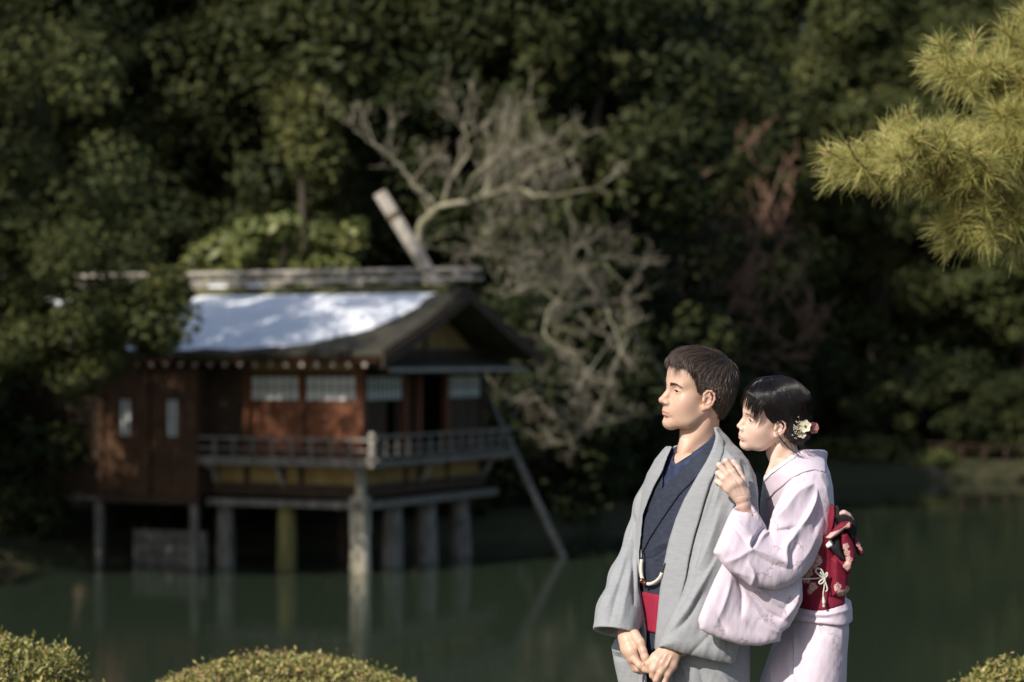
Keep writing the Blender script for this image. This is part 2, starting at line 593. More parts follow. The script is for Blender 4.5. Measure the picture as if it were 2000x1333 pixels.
def pile(s, t, r, top, mat, lean=0.0):
    mb = MB()
    b_ = H(s, t, -1.2)
    e_ = H(s, t, top) + lean * HU
    r = r * 1.15
    mb.tube([b_, b_ * 0.6 + e_ * 0.4, b_ * 0.25 + e_ * 0.75, e_], [r * 1.08, r * 1.1, r, r * 0.92], 12)
    return mb.build('pile', mat, house, True)


pile(0.02, 0.0, 0.17, 0.72, m_pile_sunlit)  # corner pile in the pale copy that carries its sunlight
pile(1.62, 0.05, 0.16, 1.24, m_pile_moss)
pile(3.0, 0.1, 0.15, 1.24, m_rail)  # plain piles from here in the darker copy that carries their shade
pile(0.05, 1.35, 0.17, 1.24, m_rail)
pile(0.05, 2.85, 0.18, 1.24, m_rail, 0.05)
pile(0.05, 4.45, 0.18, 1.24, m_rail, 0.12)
pile(1.7, 2.4, 0.10, 1.95, m_wood_dark)
pile(3.2, 2.6, 0.10, 1.95, m_wood_dark)
def wpart(name, mat, box, parent=None):
    return hpart(name, mat, (box[0] - 0.28, box[1] - 0.28, *box[2:]), parent=parent)


# closed brown wing on the left with its narrow paper windows
WT = -0.50
wpart('wing_sill', m_wood_dark, (3.52, 9.8, WT - 0.02, WT + 0.10, 1.20, 1.36))
wpart('wing_plate', m_wood_dark, (3.52, 9.8, WT - 0.01, WT + 0.09, 3.86, 3.95))
for s in (3.52, 4.62, 5.66, 7.0, 8.4, 9.7):
    wpart('wing_post', m_wing if s < 6 else m_wood_dark, (s, s + 0.11, WT - 0.03, WT + 0.08, 1.361, 3.859))  # left-hand posts switch to dark timber in place of deep shadow
wpart('wing_side', m_wood_dark, (3.53, 3.60, WT + 0.09, 0.0, 1.37, 3.86))
for (a, e) in ((3.64, 4.61), (4.74, 5.65)):
    k = 6
    mid = (a + e) / 2
    for i in range(k):
        x0 = a + (e - a) * i / k
        x1 = a + (e - a) * (i + 1) / k - 0.014
        segs = [(1.37, 3.85)] if not (mid - 0.20 < (x0 + x1) / 2 < mid + 0.20) else [(1.37, 2.48), (3.20, 3.85)]
        for (z0, z1) in segs:
            wpart('wing_board', m_wing, (x0, x1, WT + 0.01 + 0.004 * (i % 2), WT + 0.035 + 0.004 * (i % 2), z0, z1))
    p = wpart('narrow_window', m_paper, (mid - 0.155, mid + 0.145, WT + 0.032, WT + 0.04, 2.49, 3.19))
    for q in (0.0, 0.13, 0.26):
        wpart('window_bar', m_wing, (mid - 0.155 + q, mid - 0.125 + q, WT + 0.012, WT + 0.03, 2.49, 3.19), parent=p)
for (a, e) in ((5.78, 6.99), (7.12, 8.39), (8.52, 9.69)):
    for i in range(6):
        x0 = a + (e - a) * i / 6
        wpart('wing_board', m_wood_dark, (x0, a + (e - a) * (i + 1) / 6 - 0.014, WT + 0.01, WT + 0.035, 1.37, 3.85))  # left end in darker timber that stands in for deep shadow
wpart('wing_floor_edge', m_rail, (5.7, 9.8, WT - 0.12, WT - 0.022, 1.24, 1.31))
for s in (3.55, 5.72, 7.35):
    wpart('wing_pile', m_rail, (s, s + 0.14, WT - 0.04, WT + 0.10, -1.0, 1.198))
# plank retaining box between the wing piles
for i in range(4):
    wpart('retaining_plank', m_rail, (3.78, 5.45, 0.2, 0.26, -0.30 + i * 0.24, -0.075 + i * 0.24))

# snow lying on the front slope
sn, tn = 60, 26
top, bot = [], []
for j in range(tn + 1):
    for i in range(sn + 1):
        a = j / tn
        # front edge retreats uphill towards the gable
        s_r = -0.42 + 0.07 * math.sin(a * 9 + 1) + 0.35 * (1 - a) ** 2
        s = s_r + (L_S - 1.2 - s_r) * i / sn
        lowa = np.interp(s, [-0.5, -0.2, 0.2, 0.8, 1.4, 2.5, 5.0], [0.66, 0.42, 0.27, 0.13, 0.04, 0.01, 0.0]) + 0.018 * math.sin(s * 5) + 0.010 * math.sin(s * 13 + 1) + 0.02
        aa = max(lowa, 0.0) + (0.90 - lowa) * a
        t = RT - (RT + 0.92) * (1 - aa)
        z = EZ + (RZ - EZ) * (0.82 * aa + 0.18 * aa * aa) + 0.104
        e = min(i, sn - i, 4) / 4 if i < 8 else 1
        e *= min(j, tn - j, 3) / 3
        th = 0.085 * math.sqrt(max(e, 0)) * (0.8 + 0.25 * vnoise(s * 2.0, t * 2.0, 5))
        top.append(H(s, t, z + th))
        bot.append(H(s, t, z))
N1 = (sn + 1) * (tn + 1)
ff = []
for j in range(tn):
    for i in range(sn):
        a = j * (sn + 1) + i
        ff.append((a, a + 1, a + sn + 2, a + sn + 1))
        ff.append((a + N1, a + sn + 1 + N1, a + sn + 2 + N1, a + 1 + N1))
o = obj('snow_patch', np.array(top + bot), ff, m_snow, smooth=True)
tag(o, 'sheet of melting white snow on the front slope of the teahouse roof', 'snow')
for i in range(6):
    s = 3.0 + i * 0.9
    mb = MB()
    hbox(mb, s + 0.42, s + 0.86, RT - 0.33, RT - 0.02, RZ + 0.118, RZ + 0.17)
    o = mb.build('snow_clump', m_snow)
    tag(o, 'small lump of snow between blocks of the teahouse ridge, %s from the gable' % ['first', 'second', 'third', 'fourth', 'fifth', 'sixth'][i], 'snow', 'snow lumps on the ridge')

# big rounded boulder in the shade under the wing
def boulder(c, r, seed, label):
    rs = np.random.RandomState(seed)
    u = np.linspace(0, PI, 15)
    w = np.linspace(0, 2 * PI, 22, endpoint=False)
    V = []
    for a in u:
        for q in w:
            d = np.array([math.sin(a) * math.cos(q), math.sin(a) * math.sin(q), math.cos(a)])
            k = 1 + 0.16 * vnoise(d[0] * 3 + seed, d[1] * 3 + d[2] * 2, seed) + 0.05 * vnoise(d[0] * 8, d[2] * 8, seed + 1)
            V.append(np.array(c) + d * k * np.array(r))
    fs = [(i * 22 + k, i * 22 + (k + 1) % 22, (i + 1) * 22 + (k + 1) % 22, (i + 1) * 22 + k) for i in range(14) for k in range(22)]
    o = obj('boulder', V, fs, m_stone, smooth=True)
    return tag(o, label, 'boulder', 'boulders on the bank')


for k, (px, d, r, lab) in enumerate(((1560, 79.4, 0.5, 'low dark stone at the waterline directly right of the woman'),
                                     (1815, 79.6, 0.35, 'dark stone at the foot of the far bank below the low fence'),
                                     (1075, 66.0, 0.5, 'dark stone at the waterline beside the leaning prop pole'))):
    c = P(px, 930, d)
    c[2] = 0.15
    boulder(c, (r * 1.5, r, r * 0.8), 20 + k, lab)
# ================================================================== vegetation
m_bark = M('bark', (0.035, 0.028, 0.02), (0.08, 0.065, 0.05), scale=6, rough=0.95, bump=0.6, bscale=20, stretch=(1, 1, 0.3))
m_leaf_dark = M('dark_evergreen_leaf', (0.022, 0.031, 0.010), (0.046, 0.053, 0.017), scale=0.45, rough=0.62, spec=0.15, island=0.38, trans=0.12)
m_leaf_mid = M('evergreen_leaf', (0.044, 0.058, 0.018), (0.080, 0.086, 0.027), scale=0.5, rough=0.62, spec=0.15, island=0.38, trans=0.15)
m_leaf_olive = M('olive_leaf', (0.065, 0.078, 0.025), (0.110, 0.112, 0.036), scale=0.5, rough=0.62, spec=0.15, island=0.38, trans=0.15)
m_leaf_pale = M('pale_leaf', (0.15, 0.17, 0.05), rough=0.5, spec=0.3, island=0.4, trans=0.2)


def leaves(centres, radii, per, size, rs, up=0.55, aspect=0.5, flat=0.75):
    """small rhombic leaves through the volume of every clump"""
    C = np.repeat(np.asarray(centres, float), per, axis=0)
    R = np.repeat(np.asarray(radii, float), per)
    n = len(C)
    d = rs.normal(size=(n, 3))
    d /= np.linalg.norm(d, axis=1)[:, None]
    rr = rs.uniform(0.25, 1, n) ** 0.5
    off = d * (rr * R)[:, None]
    off[:, 2] *= flat
    p = C + off
    nrm = d * 0.7 + rs.normal(size=(n, 3)) * 0.6
    nrm[:, 2] += up
    nrm /= np.linalg.norm(nrm, axis=1)[:, None]
    a = np.cross(nrm, rs.normal(size=(n, 3)))
    a /= np.linalg.norm(a, axis=1)[:, None] + 1e-9
    b = np.cross(nrm, a)
    s = size * rs.uniform(0.6, 1.3, n) * np.repeat(rs.uniform(0.65, 1.4, len(centres)), per)
    a *= s[:, None]
    b *= (s * aspect)[:, None]
    q = np.stack([p - a, p + b, p + a + nrm * (s * 0.15)[:, None], p - b], 1).reshape(-1, 3)
    f = np.arange(4 * n).reshape(n, 4)
    return q, f


def make_tree(name, h, rad, base, nclump, per, size, seed, mat, clump=0.9, mask=None):
    """a tapered trunk with limbs and a crown of leaf clumps; crown from base*h to h, built at the origin"""
    rs = np.random.RandomState(seed)
    root = empty(name, (0, 0, 0))
    cen, rd = [], []
    cz, hz = h * (1 + base) / 2, h * (1 - base) / 2
    while len(cen) < nclump:
        d = rs.normal(size=3)
        d /= np.linalg.norm(d)
        k = rs.uniform(0.30, 1.0) ** 0.5
        taper = 1.0 if d[2] < 0 else 1 - 0.35 * d[2]
        c = np.array([d[0] * rad * k * taper, d[1] * rad * k * taper, cz + d[2] * hz * k])
        cen.append(c)
        rd.append(clump * rs.uniform(0.6, 1.25))
    q, f = leaves(cen, rd, per, size, rs)
    obj('crown', q, f, mat, root)
    mb = MB()
    top = np.array([rs.uniform(-.4, .4), rs.uniform(-.4, .4), h * 0.8])
    pts = spline([(0, 0, -0.3), (rs.uniform(-.2, .2), rs.uniform(-.2, .2), h * 0.25), top * 0.6 + [0, 0, h * .05], top], 10)
    mb.tube(pts, np.linspace(0.028 * h, 0.006 * h, 10), 8)
    for c in cen[:: max(1, nclump // 16)]:
        k = rs.randint(3, 8)
        mid = (pts[k] + c) / 2 + np.array([0, 0, -0.25])
        mb.tube(spline([pts[k], mid, c], 6), np.linspace(0.010 * h, 0.002 * h, 6), 5)
    mb.build('trunk', m_bark, root, True)
    return root


def gz(x, y):
    return float(ground_z(np.array(x, float), np.array(y, float)))


# --- the big evergreen at the left, hanging over the roof of the teahouse
def crown_tree(name, label, clumps, per, size, seed, mat, trunk, group=None, cl=0.6):
    rs = np.random.RandomState(seed)
    base = np.array(trunk[0], float)
    root = empty(name, base, label, 'tree', group)
    cen = np.array([c[:3] for c in clumps])
    q, f = leaves(cen, [c[3] for c in clumps], per, size, rs)
    obj('crown', q, f, mat, root)
    mb = MB()
    tp = spline(trunk, 14)
    mb.tube(tp, np.linspace(0.24, 0.07, 14), 8)
    for c in cen[::max(1, len(cen) // 18)]:
        k = int(np.argmin(np.linalg.norm(tp - c, axis=1) + 2.0 * (np.arange(14) < 4)))
        mb.tube(spline([tp[k], (tp[k] + c) / 2 + [0, 0, -0.2], c], 6), np.linspace(0.07, 0.015, 6), 5)
    mb.build('trunk', m_bark, root, True)
    return root


rs = np.random.RandomState(7)
cl = []
for _ in range(140):
    py = rs.uniform(-260, 690)
    xr = np.interp(py, [-260, 0, 150, 250, 300, 400, 520, 600, 690], [330, 300, 230, 190, 250, 330, 380, 350, 300])
    px = rs.uniform(-520, xr)
    if 215 < py < 285 and px > 60:
        continue
    d = rs.uniform(39.5, 43.0) if py < 560 else rs.uniform(41.0, 42.6)
    cl.append((*P(px, py, d), rs.uniform(0.45, 0.85)))
for _ in range(26):
    cl.append((*P(rs.uniform(190, 362), rs.uniform(545, 680), rs.uniform(41.2, 42.6)), rs.uniform(0.3, 0.5)))
for _ in range(40):
    cl.append((*P(rs.uniform(-60, 215), rs.uniform(430, 760), rs.uniform(40.5, 42.8)), rs.uniform(0.4, 0.6)))
for _ in range(12):
    cl.append((*P(rs.uniform(-40, 80), rs.uniform(570, 650), rs.uniform(41.5, 43.2)), 0.45))
for _ in range(36):
    cl.append((*P(rs.uniform(-620, -60), rs.uniform(60, 560), rs.uniform(39.5, 43)), rs.uniform(0.6, 0.9)))
crown_tree('evergreen_tree', 'large dark evergreen tree overhanging the left end of the teahouse roof', cl, 420, 0.062, 8, m_leaf_mid,
           [(-10.2, 44.0, gz(-10.2, 44.0) - 0.3), (-10.0, 43.2, 2.5), (-9.6, 42.2, 5.0), (-9.0, 41.6, 8.0), (-8.8, 41.4, 11.5)])

# --- pale-leaved shrub right behind the ridge
cl = []
for _ in range(44):
    px, py = rs.uniform(375, 700), 0
    py = rs.uniform(435 + 0.12 * abs(px - 560), 575)
    cl.append((*P(px, py, rs.uniform(53.5, 56)), rs.uniform(0.3, 0.5)))
crown_tree('shrub', 'pale yellow green leafy shrub rising just behind the teahouse ridge', cl, 110, 0.13, 12, m_leaf_pale,
           [(-5.6, 54.8, gz(-5.6, 54.8) - 0.2), (-5.5, 54.7, 3.0), (-5.4, 54.8, 5.2)])
cl = [(*P(rs.normal(590, 38), rs.uniform(185, 330), rs.uniform(57, 58)), rs.uniform(0.4, 0.7)) for _ in range(22)]
crown_tree('evergreen_tree', 'slender tree with a grey green sunlit crown above the pale shrub', cl, 150, 0.13, 13, m_leaf_olive,
           [(-5.0, 57.8, gz(-5.0, 57.8) - 0.2), (-4.9, 57.6, 4.0), (-5.0, 57.5, 9.0)])

# --- the wood behind the pond
V1 = make_tree('evergreen_tree', 15.5, 4.0, 0.10, 115, 400, 0.135, 21, m_leaf_dark, 1.05)
V2 = make_tree('evergreen_tree', 17.5, 4.4, 0.12, 125, 400, 0.135, 22, m_leaf_mid, 1.15)
V3 = make_tree('evergreen_tree', 14.0, 3.6, 0.08, 100, 400, 0.13, 23, m_leaf_olive, 1.0)
V4 = make_tree('evergreen_tree', 19.0, 4.6, 0.15, 135, 400, 0.135, 24, m_leaf_dark, 1.2)
spots = []
rs = np.random.RandomState(31)
for x in np.arange(-16, 3.5, 3.6):                       # behind the teahouse
    spots.append((x + rs.uniform(-.8, .8), 61.5 + rs.uniform(-1, 2.5), [V1, V4, V1, V2][rs.randint(4)]))
for x in np.arange(-20, 0.5, 4.2):
    spots.append((x + rs.uniform(-1, 1), 70 + rs.uniform(-1, 3), [V4, V2, V1][rs.randint(3)]))
for x in np.arange(6.5, 30, 4.0):                        # above the far right bank
    spots.append((x + rs.uniform(-1, 1), 88.0 + rs.uniform(-1, 2), [V2, V3, V2, V3][rs.randint(4)]))
for x in np.arange(-2, 34, 4.4):
    spots.append((x + rs.uniform(-1, 1), 97 + rs.uniform(-1.5, 2.5), [V2, V4, V3][rs.randint(3)]))
spots.append((19.5, 91, V2))
spots += [(16.6, 94.5, V4), (12.6, 99.5, V4), (1.4, 77.5, V1), (5.6, 79.0, V1)]
used = set()
placed = []
for (x, y, v) in spots:
    sc = rs.uniform(0.9, 1.15)
    rz = rs.uniform(0, 6.28)
    z = gz(x, y)
    if v.name not in used:
        used.add(v.name)
        o = v
        o.location = (x, y, z)
        o.rotation_euler = (0, 0, rz)
        o.scale = (sc,) * 3
    else:
        o = copy_of(v, (x, y, z), rz, sc)
    placed.append((o, x, y))
ORD = ['first', 'second', 'third', 'fourth', 'fifth', 'sixth', 'seventh', 'eighth', 'ninth', 'tenth', 'eleventh', 'twelfth']


def by_order(items, text, cat, group):
    for k, (o, x, y) in enumerate(sorted(items, key=lambda a: a[1] / a[2])):
        tag(o, text % ORD[k], cat, group)


by_order([a for a in placed if a[2] < 66], 'dark evergreen close behind the teahouse, %s from the left', 'tree', 'evergreens close behind the teahouse')
by_order([a for a in placed if 66 <= a[2] < 80], 'tall evergreen in the second row behind the teahouse, %s from the left', 'tree', 'second row behind the teahouse')
by_order([a for a in placed if 80 <= a[2] < 93], 'green tree in the front row above the far right bank, %s from the left', 'tree', 'front row above the far bank')
by_order([a for a in placed if a[2] >= 93], 'tall tree in the back row of the wood across the pond, %s from the left', 'tree', 'back row across the pond')
# low undergrowth that closes the wood towards the water
SH = make_tree('undergrowth_shrub', 3.4, 2.1, -0.12, 46, 320, 0.09, 41, m_leaf_dark, 0.62)
sp = [(x + rs.uniform(-.6, .6), 82.8 + rs.uniform(-.6, 1.2)) for x in np.arange(5.0, 24, 2.5)]
sp += [(x, float(shore(np.array(x))) + 3.0 + rs.uniform(0, 1.2)) for x in np.arange(-15, 5.2, 2.2)]
shrubs = []
for k, (x, y) in enumerate(sp):
    o = SH if k == 0 else copy_of(SH, (0, 0, 0))
    o.location = (x, y, gz(x, y) - 0.1)
    o.rotation_euler = (0, 0, rs.uniform(0, 6.28))
    s_ = rs.uniform(0.8, 1.2) * (1.0 if y > 80 else 1.15)
    o.scale = (s_, s_, s_ * rs.uniform(0.9, 1.3))
    shrubs.append((o, x, y))
by_order([a for a in shrubs if a[2] > 80], 'dark undergrowth shrub along the far right bank, %s from the left', 'shrub', 'undergrowth on the far bank')
by_order([a for a in shrubs if a[2] <= 80], 'dark shrub on the shaded bank behind the teahouse, %s from the left', 'shrub', 'undergrowth behind the teahouse')
# a far-off wood that closes the view
rs = np.random.RandomState(51)
cen = np.stack([rs.uniform(-60, 75, 800), rs.uniform(108, 124, 800), rs.uniform(2, 32, 800)], 1)
q, f = leaves(cen, rs.uniform(1.2, 2.2, 800), 150, 0.32, rs)
o = obj('far_woodland', q, f, m_leaf_dark)
tag(o, 'distant dark woodland closing the view behind the garden', kind='stuff')
# clipped mounds on the far right bank catching a little sun
for k, (px, d, r, mat, lab) in enumerate((
        (1690, 80.3, 1.25, m_leaf_olive, 'widest low clipped mound on the far bank behind the woman'),
        (1615, 80.5, 0.9, m_leaf_mid, 'small clipped mound touching the woman\'s back in view, far bank'),
        (1820, 80.6, 0.65, m_leaf_pale, 'small yellow green mound at the water\'s edge on the far bank'))):
    c = P(px, 930, d)
    c[2] = gz(c[0], c[1])
    rs2 = np.random.RandomState(60 + k)
    root = empty('clipped_mound', c, lab, 'shrub', 'clipped mounds on the far bank')
    cc, rr = [], []
    for _ in range(40):
        dd = rs2.normal(size=3)
        dd /= np.linalg.norm(dd)
        dd[2] = abs(dd[2]) * 0.55
        cc.append(c + dd * r)
        rr.append(0.3 * r)
    q, f = leaves(cc, rr, 70, 0.10, rs2)
    obj('foliage', q, f, mat, root)

# --- bare winter trees
m_bare = M('lichen_bark', (0.16, 0.145, 0.11), (0.34, 0.32, 0.26), scale=5, rough=0.95, bump=0.3, bscale=20)
m_bare_moss = M('mossy_bark', (0.16, 0.15, 0.08), (0.36, 0.335, 0.24), scale=3, rough=0.95, bump=0.4, bscale=20)
m_twig = M('pale_twig', (0.22, 0.19, 0.14), (0.36, 0.315, 0.235), scale=3, rough=0.9)
m_twig_red = M('red_brown_twig', (0.24, 0.135, 0.095), (0.36, 0.21, 0.15), scale=3, rough=0.9)


def twiggy(mb, mbt, pts, r0, r1, rs, n2, l2, n3, l3, n4, l4, droop=0.0, tip=0.007):
    pts = np.asarray(pts)
    n = max(8, len(pts) * 4)
    line = spline(pts, n)
    line[1:-1] += rs.normal(scale=0.018, size=(n - 2, 3))
    rad = np.linspace(r0 * 0.65, r1 * 0.55, n)
    mb.tube(line, rad, 7)

    def grow(p, d, length, r, lev):
        k = 5
        q = [p]
        dd = d / np.linalg.norm(d)
        for i in range(k - 1):
            dd = dd + rs.normal(scale=0.22, size=3) + np.array([0, 0, 0.10 - droop])
            dd /= np.linalg.norm(dd)
            q.append(q[-1] + dd * length / (k - 1))
        mbt.tube(q, np.linspace(r, max(tip * 0.7, r * 0.45), k), 4 if lev else 5, caps=False)
        return np.array(q)
    for i in range(int(n2 * 0.9)):
        k = rs.randint(int(n * 0.12), n)
        tdir = line[min(k + 1, n - 1)] - line[k - 1]
        tdir /= np.linalg.norm(tdir)
        d = tdir * 0.5 + rs.normal(scale=0.6, size=3) * [1, 0.9, 1] + [0, 0, 0.25 - droop]
        q2 = grow(line[k], d, l2 * rs.uniform(0.6, 1.2), max(tip * 2.0, rad[k] * 0.4), 0)
        for j in range(n3):
            m_ = rs.randint(1, 5)
            d3 = (q2[m_] - q2[m_ - 1]) / np.linalg.norm(q2[m_] - q2[m_ - 1]) + rs.normal(scale=0.6, size=3)
            q3 = grow(q2[m_], d3, l3 * rs.uniform(0.6, 1.2), tip * 1.4, 1)
            for w in range(n4):
                m4 = rs.randint(1, 5)
                d4 = (q3[m4] - q3[m4 - 1]) / np.linalg.norm(q3[m4] - q3[m4 - 1]) + rs.normal(scale=0.6, size=3)
                grow(q3[m4], d4, l4 * rs.uniform(0.6, 1.2), tip, 2)


def bare_tree(name, label, base, limbs, seed, bark, twig, group, **kw):
    rs = np.random.RandomState(seed)
    root = empty(name, base, label, 'tree', group)
    mb, mbt = MB(), MB()
    for (pts, r0, r1, n2) in limbs:
        twiggy(mb, mbt, [P(*p) for p in pts], r0, r1, rs, n2, **kw)
    mb.build('trunk', bark, root, True)
    mbt.build('crown', twig, root, True)
    return root


b0 = P(845, 800, 51.5)
b0[2] = gz(b0[0], b0[1]) - 0.2
bare_tree('bare_tree', 'old bare cherry tree with lichened limbs above the teahouse gable', b0, [
    ([(845, 960, 51.5), (842, 700, 51.5), (838, 560, 51.5), (818, 455, 51.3), (858, 402, 51.2)], 0.20, 0.13, 3),
    ([(852, 404, 51.2), (905, 396, 51), (960, 380, 50.8), (1010, 370, 50.6), (1060, 384, 50.4), (1140, 372, 50.2)], 0.10, 0.035, 12),
    ([(850, 402, 51.2), (808, 362, 51), (770, 312, 50.8), (735, 285, 50.6), (692, 255, 50.4)], 0.09, 0.025, 6),
    ([(865, 400, 51.2), (880, 350, 51.3), (915, 300, 51.4), (905, 240, 51.4)], 0.07, 0.025, 8),
    ([(940, 388, 51), (965, 340, 51), (1010, 300, 51), (1085, 270, 51)], 0.06, 0.02, 9),
    ([(905, 395, 51), (925, 350, 50.5), (975, 290, 50.2), (985, 215, 50)], 0.05, 0.018, 8),
    ([(985, 375, 51), (1040, 330, 50.6), (1105, 305, 50.4)], 0.05, 0.018, 7),
], 71, m_bare_moss, m_twig, 'bare winter trees', l2=0.9, n3=4, l3=0.5, n4=3, l4=0.30, tip=0.0058)
b1 = P(1300, 870, 56.0)
b1[1] = 60.0
b1[2] = gz(b1[0], b1[1]) - 0.2
bare_tree('bare_tree', 'leaning bare cherry tree with drooping twigs right of the teahouse', b1, [
    ([tuple(b1 * 0 + [1330, 880, 62.0]), (1310, 770, 59.5), (1265, 690, 57), (1215, 625, 55), (1170, 575, 53.5)], 0.130, 0.080, 6),
    ([(1170, 575, 53.5), (1120, 540, 53), (1060, 515, 52.5), (1000, 505, 52), (925, 490, 51.8)], 0.065, 0.024, 19),
    ([(1175, 580, 53.5), (1110, 600, 52.5), (1050, 560, 52.2), (985, 580, 52)], 0.050, 0.020, 13),
    ([(1120, 540, 53), (1060, 640, 51.6), (1110, 690, 51.2), (1180, 745, 51)], 0.040, 0.014, 13),
    ([(1170, 575, 53.5), (1200, 640, 52.6), (1215, 700, 52.2)], 0.036, 0.014, 10),
    ([(1060, 515, 52.5), (1030, 470, 52.2), (1000, 430, 52), (960, 440, 52)], 0.036, 0.014, 12),
    ([(1100, 535, 53), (1130, 480, 52.6), (1180, 520, 52.4), (1225, 560, 52.3)], 0.036, 0.014, 12),
    ([(1215, 625, 55), (1120, 760, 53), (1040, 760, 52.4), (985, 800, 52)], 0.036, 0.014, 12),
    ([(1230, 650, 55.4), (1150, 830, 54), (1080, 870, 53.4)], 0.032, 0.014, 12),
], 72, m_bare_moss, m_twig, 'bare winter trees', l2=0.9, n3=4, l3=0.5, n4=3, l4=0.28, tip=0.0056)
b2 = P(1420, 880, 80.5)
b2[2] = gz(b2[0], b2[1]) - 0.2
bare_tree('bare_tree', 'reddish brown bare maple in the shade between cherry and wood', b2, [
    ([(1415, 900, 82.0), (1405, 760, 80.0), (1390, 620, 71.5), (1350, 500, 70.5)], 0.22, 0.09, 4),
    ([(1350, 500, 70.5), (1310, 400, 70.0), (1250, 350, 69.5), (1190, 330, 69.5)], 0.08, 0.02, 9),
    ([(1370, 540, 70.5), (1330, 430, 70.5), (1390, 330, 70.5), (1420, 300, 70.5)], 0.08, 0.02, 9),
    ([(1380, 590, 71.0), (1440, 500, 70.5), (1500, 450, 70.5)], 0.07, 0.02, 9),
    ([(1385, 610, 71.5), (1300, 560, 70.0), (1240, 520, 69.5)], 0.07, 0.02, 8),
    ([(1390, 640, 71.5), (1460, 600, 70.3), (1520, 580, 70.0)], 0.07, 0.02, 9),
    ([(1395, 680, 72.5), (1500, 690, 70.5), (1590, 650, 70.5)], 0.06, 0.02, 9),
], 73, m_bark, m_twig_red, 'bare winter trees', l2=1.5, n3=5, l3=0.8, n4=3, l4=0.42, tip=0.012)

# --- prop poles of the old cherry
m_rope = M('straw_rope', (0.13, 0.09, 0.05), (0.2, 0.14, 0.08), scale=20, rough=0.95)
root = empty('prop_pole', P(860, 560, 49.5), 'thick pale grey prop pole slanting up behind the teahouse ridge', 'pole', 'prop poles')
mb = MB()
pa, pb = P(741, 376, 49.6), P(905, 640, 49.8)
pb = pb + (pb - pa) * 0.12
mb.tube([pa, pa * .5 + pb * .5, pb], [0.135, 0.145, 0.15], 12)
mb.build('pole_shaft', m_wood_grey, root, True)
mb = MB()
for k in range(4):
    c = pa + (pb - pa) * (0.135 + 0.008 * k)
    mb.tube([c, c + (pb - pa) * 0.007], 0.158, 12)
mb.build('rope_wrap', m_rope, root, True)
root = empty('prop_pole', P(1098, 1085, 48.6), 'long dark prop pole leaning out of the water right of the teahouse', 'pole', 'prop poles')
mb = MB()
pa, pb = P(925, 715, 51.4), P(1098, 1085, 48.6)
pb = pb + (pb - pa) * 0.08
mb.tube([pa, pa * .5 + pb * .5, pb], [0.07, 0.075, 0.08], 10)
mb.build('pole_shaft', m_rail, root, True)
mb = MB()
c = pa + (pb - pa) * 0.12
mb.tube([c, c + (pb - pa) * 0.03], 0.095, 10)
mb.build('rope_wrap', m_rope, root, True)

# --- low fence of short posts on the far right bank
fx0, fx1 = P(1560, 880, 84.5)[0], P(2060, 880, 84.5)[0]
root = empty('low_fence', (fx0, 82.0, gz(fx0, 82.0)), 'low weathered post and rail fence along the far right bank', 'fence')
for i in range(13):
    x = fx0 + (fx1 - fx0) * i / 12
    z = gz(x, 81.9)
    mb = MB()
    mb.tube([(x, 81.9, z - 0.2), (x, 81.9, z + 0.52)], 0.055, 7)
    mb.build('fence_post', m_wood_dark, root, True)
for h_ in (0.22, 0.40):
    mb = MB()
    mb.tube([(fx0 - 0.3, 81.83, gz(fx0, 81.9) + h_), (fx1 + 0.3, 81.83, gz(fx1, 81.9) + h_)], 0.03, 6)
    mb.build('fence_rail', m_wood_dark, root, True)

# --- clipped azaleas on the near bank
m_azalea = M('azalea_leaf', (0.27, 0.26, 0.08), rough=0.45, spec=0.3, island=0.55, trans=0.15)
m_azalea_red = M('bronze_azalea_leaf', (0.27, 0.18, 0.085), rough=0.45, spec=0.3, island=0.5, trans=0.15)
m_core = M('bush_core_shade', (0.02, 0.018, 0.010), (0.035, 0.03, 0.016), scale=30, rough=1.0)  # dark filler; the bush's inner shade is put into this colour


